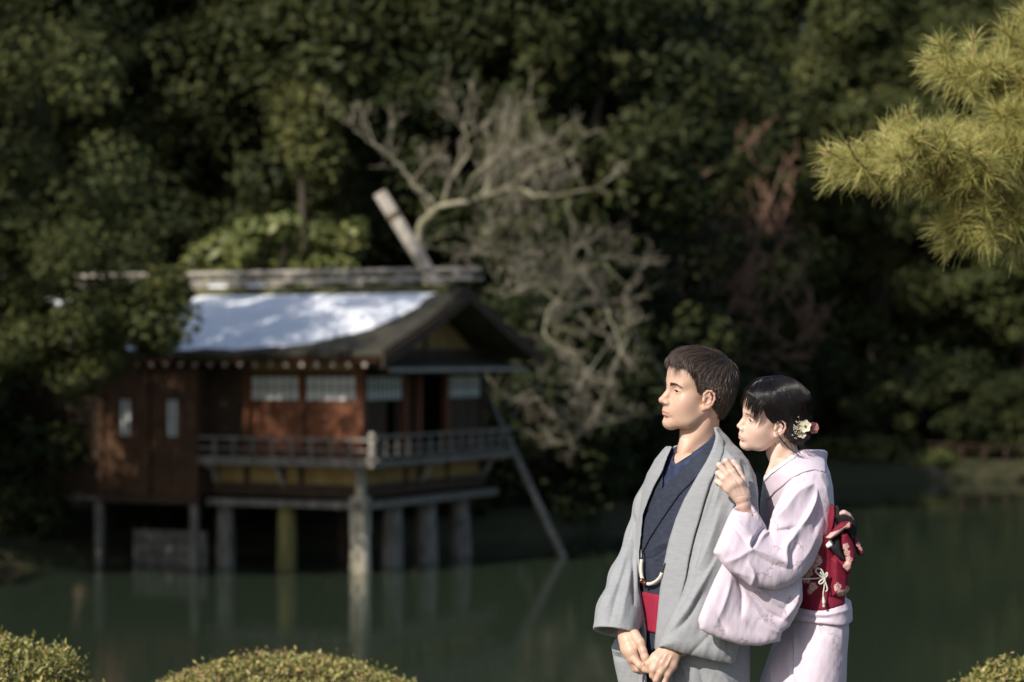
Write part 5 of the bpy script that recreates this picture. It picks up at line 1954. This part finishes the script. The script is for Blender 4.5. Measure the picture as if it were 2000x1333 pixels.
flb.f[:] = np.maximum(flb.f, (P(0, 1330, DW)[2] - flb.ax[2])[None, None, :])
flb.f[:] = np.maximum(flb.f, (flb.ax[2] - P(0, 893, DW)[2])[None, None, :])
lw = np.array([0.2, -0.98, 0])
for sg in (-1, 1):
    flb.chain([P(1580, 1310, DW) + lw * .06 * sg, P(1572, 1560, DW) + lw * .06 * sg, P(1565, 1832, DW) + lw * .06 * sg, P(1565, 1842, DW) + lw * .06 * sg + np.array([-.14, -.03, -.01])], [.062, .048, .038, .03], .02)
vb, qb = flb.mesh()
hv = WW(V)
body = obj('body', np.concatenate([hv, v, vb]), np.concatenate([Fq, q + len(hv), qb + len(hv) + len(v)]), m_skin_w, woman, True)
attach(body, 'lip', np.concatenate([lipw, np.zeros(len(v) + len(vb))]))
eyes_and_brows(woman, RW, Cw, SW, (0.90, 0.30, -0.15), m_hair_w, 1)

# ---- hair
cap = Field((-142, -108, -120), (124, 108, 150), 2.0)
cap.ell((-10, 0, 44), (106, 84, 86))
cap.ell((36, 0, 56), (64, 70, 62), 20)
cap.ell((-44, 0, 4), (72, 76, 68), 20)
cap.ell((-78, 10, -42), (44, 52, 40), 24)
X, Y, Z = cap.ax[0][:, None, None], cap.ax[1][None, :, None], cap.ax[2][None, None, :]
zl = np.interp(cap.ax[0], [-142, -60, -36, -22, -8, 8, 24, 42, 56, 70, 95], [-95, -88, -62, -24, -4, 2, 4, 22, 48, 66, 78])[:, None, None]
cap.f = np.maximum(cap.f, (zl - Z) * 0.7).astype(np.float32)
Vc, Fc = cap.mesh()
Vc = relax(Vc, Fc, 2, 0.5)
Vi, Fi = cap.mesh(cap.f + 3.5)
obj('hair', WW(relax(Vi, Fi, 2, 0.5)), Fi, m_hair_w, woman, True)
rs = np.random.RandomState(202)
Nc = vnormals(Vc, Fc)
sel = np.where(cap.sample(Vc + Nc * 3) > 1.0)[0]
Bn = np.array([-96, 18, -62.0])


def flow_w(p):
    d = Bn - p
    d /= np.linalg.norm(d, axis=1)[:, None] + 1e-9
    top = sstep(60, 118, p[:, 2])
    s_ = np.sign(p[:, 1] + 4)
    d = d * (1 - 0.7 * top)[:, None] + top[:, None] * np.stack([-0.35 + 1.0 * sstep(-10, 50, p[:, 0]), s_ * 1.0, -0.3 + 0 * top], 1)
    front = sstep(10, 60, p[:, 0]) * (1 - top)
    d = d + front[:, None] * np.array([-0.1, 0, -0.8])
    wv = vnoise(p[:, 0] * 0.1, p[:, 2] * 0.1, 4)
    return d + 0.18 * np.stack([wv, 0 * wv, wv], 1)


pick = sel[rs.randint(0, len(sel), 10500)]
roots = Vc[pick] + rs.normal(scale=0.6, size=(len(pick), 3))
st = flow_strands(cap, roots, flow_w, rs.uniform(40, 90, len(pick)), 9, 0.9, rs)
lift = (rs.uniform(0, 1, len(pick)) ** 3 * 3.0 + (rs.uniform(0, 1, len(pick)) > 0.985) * rs.uniform(2, 9, len(pick)))[:, None] * np.sin(np.linspace(0, 2.6, 10))[None]
rid = np.clip(vnoise(roots[:, 0] * 0.30 + roots[:, 2] * 0.06, roots[:, 1] * 0.16 + roots[:, 2] * 0.20, 27), -1, 1)
lift = lift + (2.2 * np.clip(rid, 0, 1))[:, None] * np.sin(np.linspace(0.1, 2.8, 10))[None]
st = st + cap.grad(st.reshape(-1, 3)).reshape(st.shape) * lift[:, :, None] + rs.normal(scale=0.9, size=(len(pick), 1, 3)) * np.linspace(0, 1, 10)[None, :, None] ** 1.5
sv, sq = strands_mesh(st, rs.uniform(0.45, 0.85, len(pick)), 0.15)
o = obj('hair_strands', WW(sv), sq, m_hair_w, woman, True)
o['kind'] = 'stuff'
# fringe: strands in loose locks from the parting down to the brows
nf = 760
lock = rs.randint(0, 13, nf)
ly = np.linspace(-58, 62, 13)[lock]
fy = ly + rs.normal(scale=2.0, size=nf)
fr = np.stack([60 - 0.006 * fy ** 2 + rs.uniform(-14, 8, nf), fy * 0.72, 108 + rs.uniform(-4, 4, nf) - 0.006 * fy ** 2], 1)
for _ in range(12):
    fr -= cap.grad(fr) * np.clip(cap.sample(fr), -4, 4)[:, None]
p = fr.copy()
path = [p.copy()]
Lf = rs.uniform(82, 104, nf) - 0.08 * np.abs(fy) + np.where(np.abs(fy) > 48, 18, 0)
conv = np.array([-2.5, 1.5, 2.5])[lock % 3]
for i in range(11):
    t = (i + 1) / 11
    g = fw_.grad(p)
    d = np.stack([np.full(nf, 0.75 - 0.5 * t), 0.32 * np.sign(fy) * np.abs(fy) / 55 + 0.02 * (ly + conv - p[:, 1]) * t, np.full(nf, -0.35 - 0.75 * t)], 1)
    d = d - 0.9 * g * np.minimum(0, np.sum(d * g, 1))[:, None]
    d /= np.linalg.norm(d, axis=1)[:, None]
    p = p + d * (Lf / 11)[:, None]
    vv = np.minimum(fw_.sample(p), 30)
    p = p + fw_.grad(p) * np.clip((7.5 - 3.5 * t) - vv, -2.5, 6)[:, None]
    path.append(p.copy())
st2 = np.stack(path, 1)
sv, sq = strands_mesh(st2, rs.uniform(0.40, 0.70, nf), 0.15)
o = obj('fringe', WW(sv), sq, m_hair_w, woman, True)
o['kind'] = 'stuff'
# loose wisps by the ear and at the nape
wis = []
for k in range(6, 26):
    a = np.array([rs.uniform(1500, 1508), rs.uniform(835, 845)]) if k < 6 else np.array([rs.uniform(1540, 1562), rs.uniform(850, 866)])
    b = np.array([rs.uniform(1508, 1518), rs.uniform(858, 872)]) if k < 6 else a + [rs.uniform(15, 50), rs.uniform(25, 50)]
    dd = -0.095 if k < 6 else rs.uniform(-0.085, -0.06)
    m_ = (a + b) / 2 + [rs.uniform(-4, 2), rs.uniform(0, 5)]
    wis.append(spline([P(*a, DW + dd), P(*m_, DW + dd - .006), P(*b, DW + dd - 0.008)], 8))
for k in range(9):                                   # strands that slip in front of the ear down the neck
    a = np.array([rs.uniform(1512, 1520), rs.uniform(842, 848)])
    wis.append(spline([P(*a, DW - .088), P(1532 + rs.uniform(-2, 2), 866, DW - .094), P(1552, 884 + rs.uniform(-2, 3), DW - .085), P(1575 + rs.uniform(-6, 14), 900 + rs.uniform(-4, 6), DW - .085)], 8))
sv, sq = strands_mesh(np.array(wis), 0.00042, 0.00015)
o = obj('loose_hair', sv, sq, m_hair_w, woman, True)
o['kind'] = 'stuff'
bs = brow_strands(fw_, rs, 60, True)
sv, sq = strands_mesh(bs, 0.22, 0.08)
o = obj('eyebrows', WW(sv), sq, m_hair_brown, woman, True)
o['kind'] = 'stuff'
mb = MB()
ball(mb, P(1514.5, 867.5, DW - 0.083), 0.0022)
mb.build('earring', m_clip, woman, True)

# ---- clothes
m_kimono_w = M('lavender_kimono_cloth', (0.585, 0.495, 0.575), (0.625, 0.535, 0.610), scale=30, rough=0.62, spec=0.3, bump=0.2, bscale=520, bdist=0.001, attr='print', attr_col=(0.30, 0.24, 0.25), sheen=0.15)
m_white = M('white_cloth', (0.74, 0.72, 0.74), (0.80, 0.78, 0.80), scale=40, rough=0.8)
m_obi_w = M('crimson_obi_cloth', (0.160, 0.009, 0.025), (0.205, 0.012, 0.033), scale=70, rough=0.7, spec=0.25, bump=0.4, bscale=420, bdist=0.0012, attr='print', attr_col=(0.62, 0.40, 0.36))
m_black = M('black_obi_back', (0.010, 0.009, 0.012), (0.018, 0.016, 0.02), scale=60, rough=0.9, bump=0.3, bscale=300, bdist=0.001)
m_gold = M('pink_gold_weave', (0.50, 0.28, 0.25), (0.66, 0.47, 0.42), scale=90, rough=0.5, spec=0.4, bump=0.4, bscale=300, bdist=0.001)

G = Field(P(1345, 1862, DW - .40), P(1710, 862, DW + .22), 0.0033)
rowsW = [(876, 1560, .050, .050), (892, 1558, .072, .066), (905, 1557, .105, .080), (922, 1557, .138, .086), (950, 1560, .152, .088), (1010, 1566, .152, .084), (1080, 1578, .140, .082), (1150, 1592, .136, .076), (1186, 1597, .142, .076),
         (1230, 1591, .152, .088), (1270, 1580, .158, .100), (1333, 1568, .165, .116), (1500, 1560, .155, .112), (1850, 1560, .125, .092)]
TW = trunk_field(G, rowsW, DW, FWm)
G.f[:] = TW
# stand of the collar drawn back from the nape
G.cone(P(1562, 918, DW + .01), P(1585, 884, DW + .015), .066, .046, .02)
TWc = G.f.copy()
zx = np.interp(G.ax[0], [P(1490, 0, DW)[0], P(1555, 0, DW)[0], P(1613, 0, DW)[0]], [P(0, 940, DW)[2], P(0, 880, DW)[2], P(0, 882, DW)[2]])[:, None, None]
topw_ = (G.ax[2][None, None, :] - zx)
gcut = lambda py: P(0, py, DW)[2] - G.ax[2][None, None, :]
neckcut = [(1440, 840), (1478, 905), (1487, 928), (1493, 944), (1500, 931), (1508, 922), (1530, 904), (1556, 887), (1573, 876), (1560, 830)]
hole = G.like()
hole.cone(P(1545, 905, DW + .018), P(1578, 872, DW + .018), .047, .046)
nk = np.minimum(mx(prism(G, neckcut, DW - .05), (G.ax[1] - (DW + 0.05))[None, :, None]), hole.f)


def piece_w(fld, name, mat, strokes=None, rel=4, printer=None):
    v, q = G.mesh(fld.astype(np.float32))
    if rel:
        v = relax(v, q, rel, 0.5)
    if strokes:
        v = folds(v, q, strokes, crumple=0.9)
    o = obj(name, v, q, mat, woman, True)
    px, py = toPX(v)
    attach(o, 'print', printer(px, py) if printer else np.zeros(len(v)))
    return o


def sprigs(spots, soft=0.9):
    """small woven sprigs: curved stems, leaves and five-petalled blossoms"""
    def fn(px, py):
        m = np.zeros(len(px))
        for i, (x, y, s, a) in enumerate(spots):
            s = s * 0.8
            near = np.hypot(px - x, py - y) < 30 * s
            if not near.any():
                continue
            X_, Y_ = px[near] - x, py[near] - y
            c, s_ = math.cos(a), math.sin(a)
            u, w = (X_ * c + Y_ * s_) / s, (-X_ * s_ + Y_ * c) / s
            stem = np.exp(-((w - 0.02 * u * u + 2) / soft) ** 2) * (np.abs(u) < 16) * 0.8
            lv = np.zeros(len(u))
            for (lx, la) in ((-10, .7), (-4, -.8), (3, .8), (9, -.7), (14, .4)):
                ux, wx = u - lx, w - 0.02 * lx * lx + 2
                p_, q_ = ux * math.cos(la) + wx * math.sin(la), -ux * math.sin(la) + wx * math.cos(la)
                lv = np.maximum(lv, (((p_ - 3.2) / 3.4) ** 2 + (q_ / 1.3) ** 2 < 1) * 0.8)
            r_, th = np.hypot(u - 6, w - 7), np.arctan2(w - 7, u - 6)
            fl_ = (r_ < 4.6 * (0.72 + 0.28 * np.cos(5 * th))) * 0.35
            m[near] = np.maximum(m[near], np.maximum(np.maximum(stem, lv), fl_))
        return np.clip(m, 0, 1)
    return fn


body_w = smx(.004, TWc, -nk, topw_, gcut(1850))
piece_w(body_w, 'kimono', m_kimono_w, [
    ([(1544, 1225), (1547, 1280), (1546, 1400)], -4, 3), ([(1550, 1225), (1553, 1280), (1552, 1400)], 3, 4), ([(1640, 1215), (1645, 1260), (1650, 1333)], 2, 10), ([(1600, 1222), (1612, 1240)], -3, 5), ([(1500, 1270), (1510, 1333)], 4, 8),
    ([(1600, 925), (1612, 955), (1620, 1000)], 2, 6), ([(1488, 960), (1492, 1020)], 3, 5), ([(1484, 1000), (1488, 1030)], -3, 4)], printer=sprigs([(1632, 1262, 1.2, 1.3), (1628, 1240, 0.9, 0.4), (1614, 985, .9, 1.3), (1640, 1300, .9, 2)], 0.9))
colw = [(1556, 886), (1573, 872), (1617, 880), (1607, 922), (1585, 916), (1560, 921), (1536, 936), (1512, 962), (1500, 985), (1492, 975), (1492, 945), (1507, 922), (1530, 903)]
piece_w(smx(.004, TWc - 0.0045, prism(G, colw, DW - .04), topw_ - 0.005, -nk), 'kimono_collar', m_kimono_w, rel=4)
colin = [(1484, 931), (1490, 945), (1494, 950), (1507, 926), (1531, 906), (1558, 889), (1560, 883), (1530, 900), (1508, 919), (1496, 934), (1490, 930)]
nk2 = nk + 0.0045
piece_w(smx(.003, TWc - 0.0075, prism(G, colin, DW - .05), -nk2, (G.ax[1] - (DW + .02))[None, :, None]), 'inner_collar', m_white, rel=4)
# fold-over below the obi
ohp = [(1480, 1178), (1570, 1186), (1600, 1186), (1645, 1172), (1668, 1172), (1668, 1213), (1640, 1218), (1600, 1213), (1576, 1212), (1480, 1214)]
piece_w(smx(.008, TW - 0.012, prism(G, ohp, DW - .06)), 'kimono_tuck', m_kimono_w, [([(1570, 1196), (1610, 1202), (1655, 1192)], 3, 5), ([(1575, 1208), (1620, 1208)], -3, 4)], rel=3)
# obi with woven flowers


def flowers(spots):
    def fn(px, py):
        m = np.zeros(len(px))
        for (x, y, r, a) in spots:
            d, th = np.hypot(px - x, py - y), np.arctan2(py - y, px - x) + a
            pet = d < r * (0.70 + 0.30 * np.abs(np.cos(2.5 * th)))
            vein = (np.abs(np.sin(2.5 * th)) < 0.16) & (d > r * 0.2)
            ring = np.abs(d - 0.30 * r) < 0.5
            m = np.maximum(m, pet * np.where(vein | ring, 0.25, 1.0))
        return m
    return fn


obw = [(1490, 1040), (1660, 1040), (1660, 1100), (1642, 1176), (1600, 1187), (1584, 1189), (1565, 1186), (1490, 1178)]
fl_obi = flowers([(1590, 1101, 11, 0), (1578, 1117, 11, .8), (1597, 1090, 8, .4), (1575, 1132, 9, .3), (1588, 1146, 9, 1), (1582, 1155, 6, .2), (1601, 1097, 6, .9)])
Go = G
piece_w(smx(.005, TW - 0.013, prism(G, obw, DW - .05)), 'obi', m_obi_w, rel=4, printer=fl_obi)

# left sleeve: forearm raised to the man's shoulder, long bag hanging below
G.f[:] = 0.08
slA = [(1459, 974), (1473, 990), (1484, 1006), (1496, 1027), (1500, 1040), (1512, 1000), (1540, 950), (1568, 922), (1592, 919), (1608, 948), (1619, 975), (1624, 995), (1622, 1018), (1612, 1060), (1592, 1101), (1571, 1125), (1544, 1142), (1510, 1150), (1476, 1142), (1439, 1125), (1411, 1103), (1388, 1076), (1404, 1043), (1421, 1008), (1429, 995)]
puff(G, slA, [(1605, 980, DW - .105), (1400, 1075, DW - .258), (1520, 1140, DW - .222)], .050, .075, 0)
slB = [(1411, 1100), (1394, 1132), (1374, 1176), (1361, 1208), (1365, 1226), (1380, 1236), (1408, 1247), (1445, 1259), (1483, 1262), (1526, 1254), (1526, 1238), (1544, 1227), (1558, 1203), (1570, 1178), (1571, 1125), (1500, 1120)]
gB = G.like()
puff(gB, slB, [(1370, 1210, DW - .250), (1560, 1190, DW - .175), (1450, 1255, DW - .225)], 0.024, .034, 0)
fB = gB.f
G.f[:] = np.minimum(G.f, fB) if False else G.f
G.put((slice(None),) * 3, fB, .006, 'u')
# opening of the cuff
G.cone(P(1446, 982, DW - .215), P(1462, 1012, DW - .205), .0225, .0205, .003, 's')
stw = [  # cuff and forearm
    ([(1452, 985), (1480, 1015), (1492, 1030)], 3, 6), ([(1421, 1008), (1440, 1035), (1462, 1068)], -3, 5), ([(1425, 1010), (1458, 1040), (1475, 1050)], 4, 10), ([(1494, 1030), (1484, 1046), (1468, 1071)], -9, 4, .3),
    ([(1466, 1050), (1462, 1062), (1467, 1074)], 5, 4), ([(1480, 1052), (1500, 1040), (1540, 1030)], 5, 8), ([(1497, 1036), (1520, 1036), (1560, 1030)], -6, 5),
    ([(1468, 1073), (1500, 1085), (1532, 1100)], 6, 7, .3), ([(1470, 1080), (1510, 1102), (1540, 1112)], -4, 6), ([(1467, 1074), (1440, 1090), (1420, 1096)], 4, 9),
    ([(1500, 1022), (1530, 1000), (1556, 965), (1588, 945)], 7, 9, .3), ([(1502, 1010), (1530, 975), (1558, 948)], -6, 7), ([(1592, 940), (1590, 975), (1575, 1010), (1550, 1045)], 7, 8, -.3), ([(1600, 960), (1602, 1000), (1590, 1040)], -4, 7), ([(1520, 960), (1545, 945), (1585, 938)], -4, 5),
    ([(1552, 1045), (1535, 1070), (1536, 1105)], 6, 8), ([(1560, 1060), (1548, 1085), (1550, 1110)], -4, 7), ([(1400, 1060), (1430, 1110), (1470, 1128)], 3, 9), ([(1468, 1140), (1472, 1122), (1462, 1100)], 4, 6), ([(1600, 1030), (1580, 1075), (1555, 1110)], 3, 9),
    # bag
    ([(1442, 1128), (1452, 1160), (1450, 1200)], -6, 7, .3), ([(1428, 1122), (1420, 1160), (1400, 1215)], 4, 9), ([(1450, 1140), (1476, 1170), (1500, 1195), (1530, 1210)], -7, 7, .3), ([(1455, 1130), (1490, 1158), (1520, 1180)], 5, 8), ([(1560, 1150), (1552, 1180), (1530, 1212)], 5, 8), ([(1478, 1195), (1500, 1225), (1528, 1240)], 4, 8), ([(1400, 1200), (1420, 1235)], -3, 7), ([(1548, 1165), (1535, 1188)], -4, 6), ([(1460, 1215), (1490, 1245)], -2.5, 7)]
piece_w(G.f.copy(), 'sleeve', m_kimono_w, stw, 3, sprigs([(1512, 1105, 1.25, -.5), (1552, 1108, 1.25, -.9), (1490, 1122, 1.1, .2), (1518, 1070, .9, .4), (1545, 1172, 1.1, -.4), (1528, 1190, 1, .8), (1492, 1205, 1.1, -.3), (1402, 1228, 1.1, .6), (1450, 1252, 1, .2), (1480, 1158, .8, .1), (1560, 1065, 1, .6), (1517, 1027, .8, 1.2), (1612, 1005, .9, 1.4), (1505, 1215, .9, .5)]))
# right sleeve, seen only as a sliver beyond the man's arm
G.f[:] = 0.08
puff(G, [(1492, 935), (1484, 985), (1486, 1040), (1500, 1100), (1530, 1110), (1560, 1000), (1540, 930)], [(1490, 950, DW + .14), (1500, 1100, DW + .10), (1550, 1000, DW + .15)], .045, .05, 0)
piece_w(G.f.copy(), 'sleeve', m_kimono_w)

# ---- the bow at the back
bow = empty('obi_bow', P(1640, 1085, DW - .03), 'knotted crimson and black obi bow at the back of the woman\'s waist', 'bow')
Gb = Field(P(1600, 1185, DW - .30), P(1700, 975, DW + .14), 0.0026)


def bow_part(name, pts, dd, T_, mat, R_=0.012, tilt=0.0, pr=None):
    Gb.f[:] = 0.05
    pc = np.mean(pts, axis=0)
    if name not in ('tail', 'knot_band'):
        pts = [tuple(pc + 1.14 * (np.array(q_) - pc)) for q_ in pts]
        T_ = T_ * 1.5
    puff(Gb, pts, [(pts[0][0], pts[0][1], DW + dd - .065), (pts[0][0] + 40, pts[0][1], DW + dd - .065 + tilt), (pts[0][0], pts[0][1] + 40, DW + dd - .065)], T_, R_, 0, edge=0.002)
    v, q = Gb.mesh()
    v = relax(v, q, 1, 0.5)
    o = obj(name, v, q, mat, bow, True)
    px, py = toPX(v)
    if mat is m_obi_w:
        attach(o, 'print', pr(px, py) if pr else np.zeros(len(v)))


bow_part('tail', [(1617, 1088), (1616.5, 1130), (1617, 1166), (1632, 1168), (1646, 1166), (1660, 1155), (1661, 1125), (1663, 1100), (1655, 1078), (1632, 1076)], -.055, .05, m_obi_w, .022, .03,
         flowers([(1636, 1147, 8.5, .3), (1650, 1160, 9, .9), (1641, 1160, 7, .1), (1655, 1150, 5, .5)]))
bow_part('knot_band', [(1621, 983), (1630, 988), (1634, 1004), (1630, 1026), (1622, 1046), (1614, 1050), (1616, 1010)], -.06, .035, m_obi_w, .015)
bow_part('lining_loop', [(1633, 993), (1637, 990), (1640, 996), (1639, 1003), (1652, 1004), (1664, 1012), (1671, 1022), (1672, 1036), (1663, 1056), (1655, 1044), (1640, 1026), (1631, 1010)], -.075, .028, m_black, .012, .02)
bow_part('loop', [(1638, 1000), (1650, 997), (1661, 1004), (1671, 1021), (1661, 1012), (1650, 1008), (1639, 1008)], -.095, .012, m_gold, .008, .02)
bow_part('loop', [(1632, 1030), (1642, 1022), (1652, 1020), (1662, 1023), (1660, 1034), (1648, 1034), (1636, 1044), (1622, 1052), (1615, 1048), (1622, 1042)], -.11, .014, m_obi_w, .008, .01, lambda px, py: ((np.abs((py - 1047) + 0.62 * (px - 1620) - 6 * np.sin((px - 1620) / 14)) < 6) & (px < 1660)) * 0.9)
bow_part('lining_loop', [(1627, 1054), (1638, 1046), (1641, 1060), (1643, 1076), (1650, 1090), (1646, 1096), (1634, 1086), (1624, 1072)], -.085, .022, m_black, .010)
bow_part('loop', [(1639, 1044), (1654, 1044), (1664, 1060), (1670, 1078), (1669, 1092), (1657, 1118), (1644, 1106), (1634, 1090), (1649, 1094), (1650, 1088), (1643, 1070)], -.095, .020, m_obi_w, .012, .02,
         flowers([(1652, 1068, 7, 0), (1654, 1080, 7, .5), (1657, 1094, 9, .2), (1655, 1106, 9, .7)]))
bow_part('end', [(1666, 1046), (1672, 1050), (1679, 1062), (1686, 1076), (1685, 1083), (1678, 1080), (1668, 1068), (1664, 1058)], -.06, .012, m_obi_w, .008, .0, flowers([(1676, 1064, 5, 0), (1681, 1072, 4, .5)]))
bow_part('lining_end', [(1668, 1066), (1678, 1079), (1686, 1080), (1684, 1085), (1676, 1083), (1666, 1072)], -.07, .008, m_black, .006)
bow_part('sash_scrap', [(1613, 1064), (1622, 1056), (1629, 1060), (1626, 1068), (1616, 1071)], -.085, .010, m_white, .008)
# ---- cord round the obi with its knot and tassel
m_tassel = M('silver_cord', (0.50, 0.49, 0.44), (0.66, 0.64, 0.58), scale=200, rough=0.6, bump=0.4, bscale=400, bdist=0.001)
ob = empty('knotted_cord', P(1608, 1130, DW - .14), 'thin white cord knotted round the red obi with a silver tassel', 'cord')
d0 = DW - .158
for pts, r in (([(1560, 1132, -.02), (1580, 1131, -.008), (1598, 1130, 0), (1608, 1129, 0)], .0022),
               ([(1608, 1130, -.004), (1598, 1122, -.008), (1593, 1116, -.008), (1597, 1111, -.008), (1604, 1113, -.008), (1610, 1124, -.008), (1612, 1130, -.004)], .0026),
               ([(1608, 1131, -.006), (1600, 1137, -.008), (1602, 1141, -.008), (1608, 1138, -.008), (1610, 1130, -.006), (1602, 1118, -.010)], .0024),
               ([(1610, 1127, -.006), (1615, 1119, -.008), (1616, 1124, -.008), (1611, 1132, -.006), (1616, 1150, -.006), (1613, 1156, -.006)], .0024),
               ([(1610, 1130, -.006), (1610, 1145, -.006), (1608, 1158, -.006), (1608, 1165, -.006)], .0020)):
    mb = MB()
    mb.tube(spline([P(a, b, d0 + c) for (a, b, c) in pts], 6 * len(pts)), r, 6)
    mb.build('cord_loop', m_tassel, ob, True)
mb = MB()
mb.tube(spline([P(1608, 1165, d0 - .006), P(1609, 1175, d0 - .006), P(1609, 1182, d0 - .006)], 6), [.002, .003, .0045, .0052, .004, .003], 8)
mb.build('tassel', m_tassel, ob, True)
mb = MB()
ball(mb, P(1609, 1184, d0 - .006), .0042)
mb.build('tassel_bead', m_tassel, ob, True)

# ---- flowers in the hair
m_petal = M('cream_petal', (0.60, 0.58, 0.44), (0.72, 0.69, 0.56), scale=60, rough=0.7, trans=0.15)
m_pinkp = M('pink_petal', (0.55, 0.22, 0.24), (0.70, 0.36, 0.36), scale=60, rough=0.7, trans=0.15)
m_heart = M('flower_heart', (0.22, 0.12, 0.03), rough=0.9)
hf = empty('hair_flower', P(1570, 836, DW - .10), 'cream and pink flower ornament pinned in the woman\'s black hair', 'hair ornament')
rs = np.random.RandomState(303)


def petal(c, nrm, up, L, W, cup, name, mat):
    nrm = nrm / np.linalg.norm(nrm)
    up = up - nrm * (up @ nrm)
    up /= np.linalg.norm(up)
    sd = np.cross(nrm, up)
    V, fs = [], []
    for i in range(7):
        t = i / 6
        wdt = W * math.sin(PI * (0.10 + 0.80 * t)) ** 0.8 * (0.5 + 0.7 * t)
        for j in range(7):
            s = (j - 3) / 3
            V.append(c + up * L * t * (1 - 0.10 * s * s) + sd * wdt * s + nrm * (cup * L * t * t + 0.25 * W * s * s + 0.04 * L * math.sin(s * 7 + t * 3)))
    fs = [(i * 7 + j, i * 7 + j + 1, i * 7 + j + 8, i * 7 + j + 7) for i in range(6) for j in range(6)]
    obj(name, V, fs, mat, hf, True)


d1 = DW - .112
c = P(1573, 833, d1)
for k in range(6):
    a = k / 6 * 2 * PI + 0.3
    petal(c, np.array([-0.35, -1, 0.1]), np.array([math.cos(a), 0, math.sin(a)]), 0.0185, 0.0095, 0.30, 'petal', m_petal)
mb = MB()
ball(mb, c + [-.001, -.004, 0], .0038)
mb.build('flower_heart', m_heart, hf, True)
c2 = P(1567, 848, d1 + .006)
for k in range(5):
    a = k / 5 * 2 * PI
    petal(c2, np.array([-0.3, -1, -0.4]), np.array([math.cos(a), 0, math.sin(a)]), 0.012, 0.006, 0.35, 'petal', m_petal)
c3 = P(1586, 836, d1 + .016)
for ring, (n_, L_, cup) in enumerate(((6, .017, .5), (5, .012, .9), (4, .008, 1.4))):
    for k in range(n_):
        a = k / n_ * 2 * PI + ring
        petal(c3, np.array([0.5, -1, 0.0]), np.array([math.cos(a), 0.3, math.sin(a)]), L_, L_ * 0.55, cup, 'petal', m_pinkp)
mb, mbs = MB(), MB()
for k in range(60):
    e = P(1558 + rs.normal(0, 5), 838 + rs.normal(0, 9), d1 + rs.uniform(-.012, .008))
    ball(mb, e, rs.uniform(.0011, .0018), 5)
    mbs.tube([P(1568, 838, d1 + .008), e], .0003, 3, caps=False)
o = mb.build('small_blossoms', m_petal, hf, True)
o['kind'] = 'stuff'
o = mbs.build('blossom_stems', m_heart, hf, True)
o['kind'] = 'stuff'
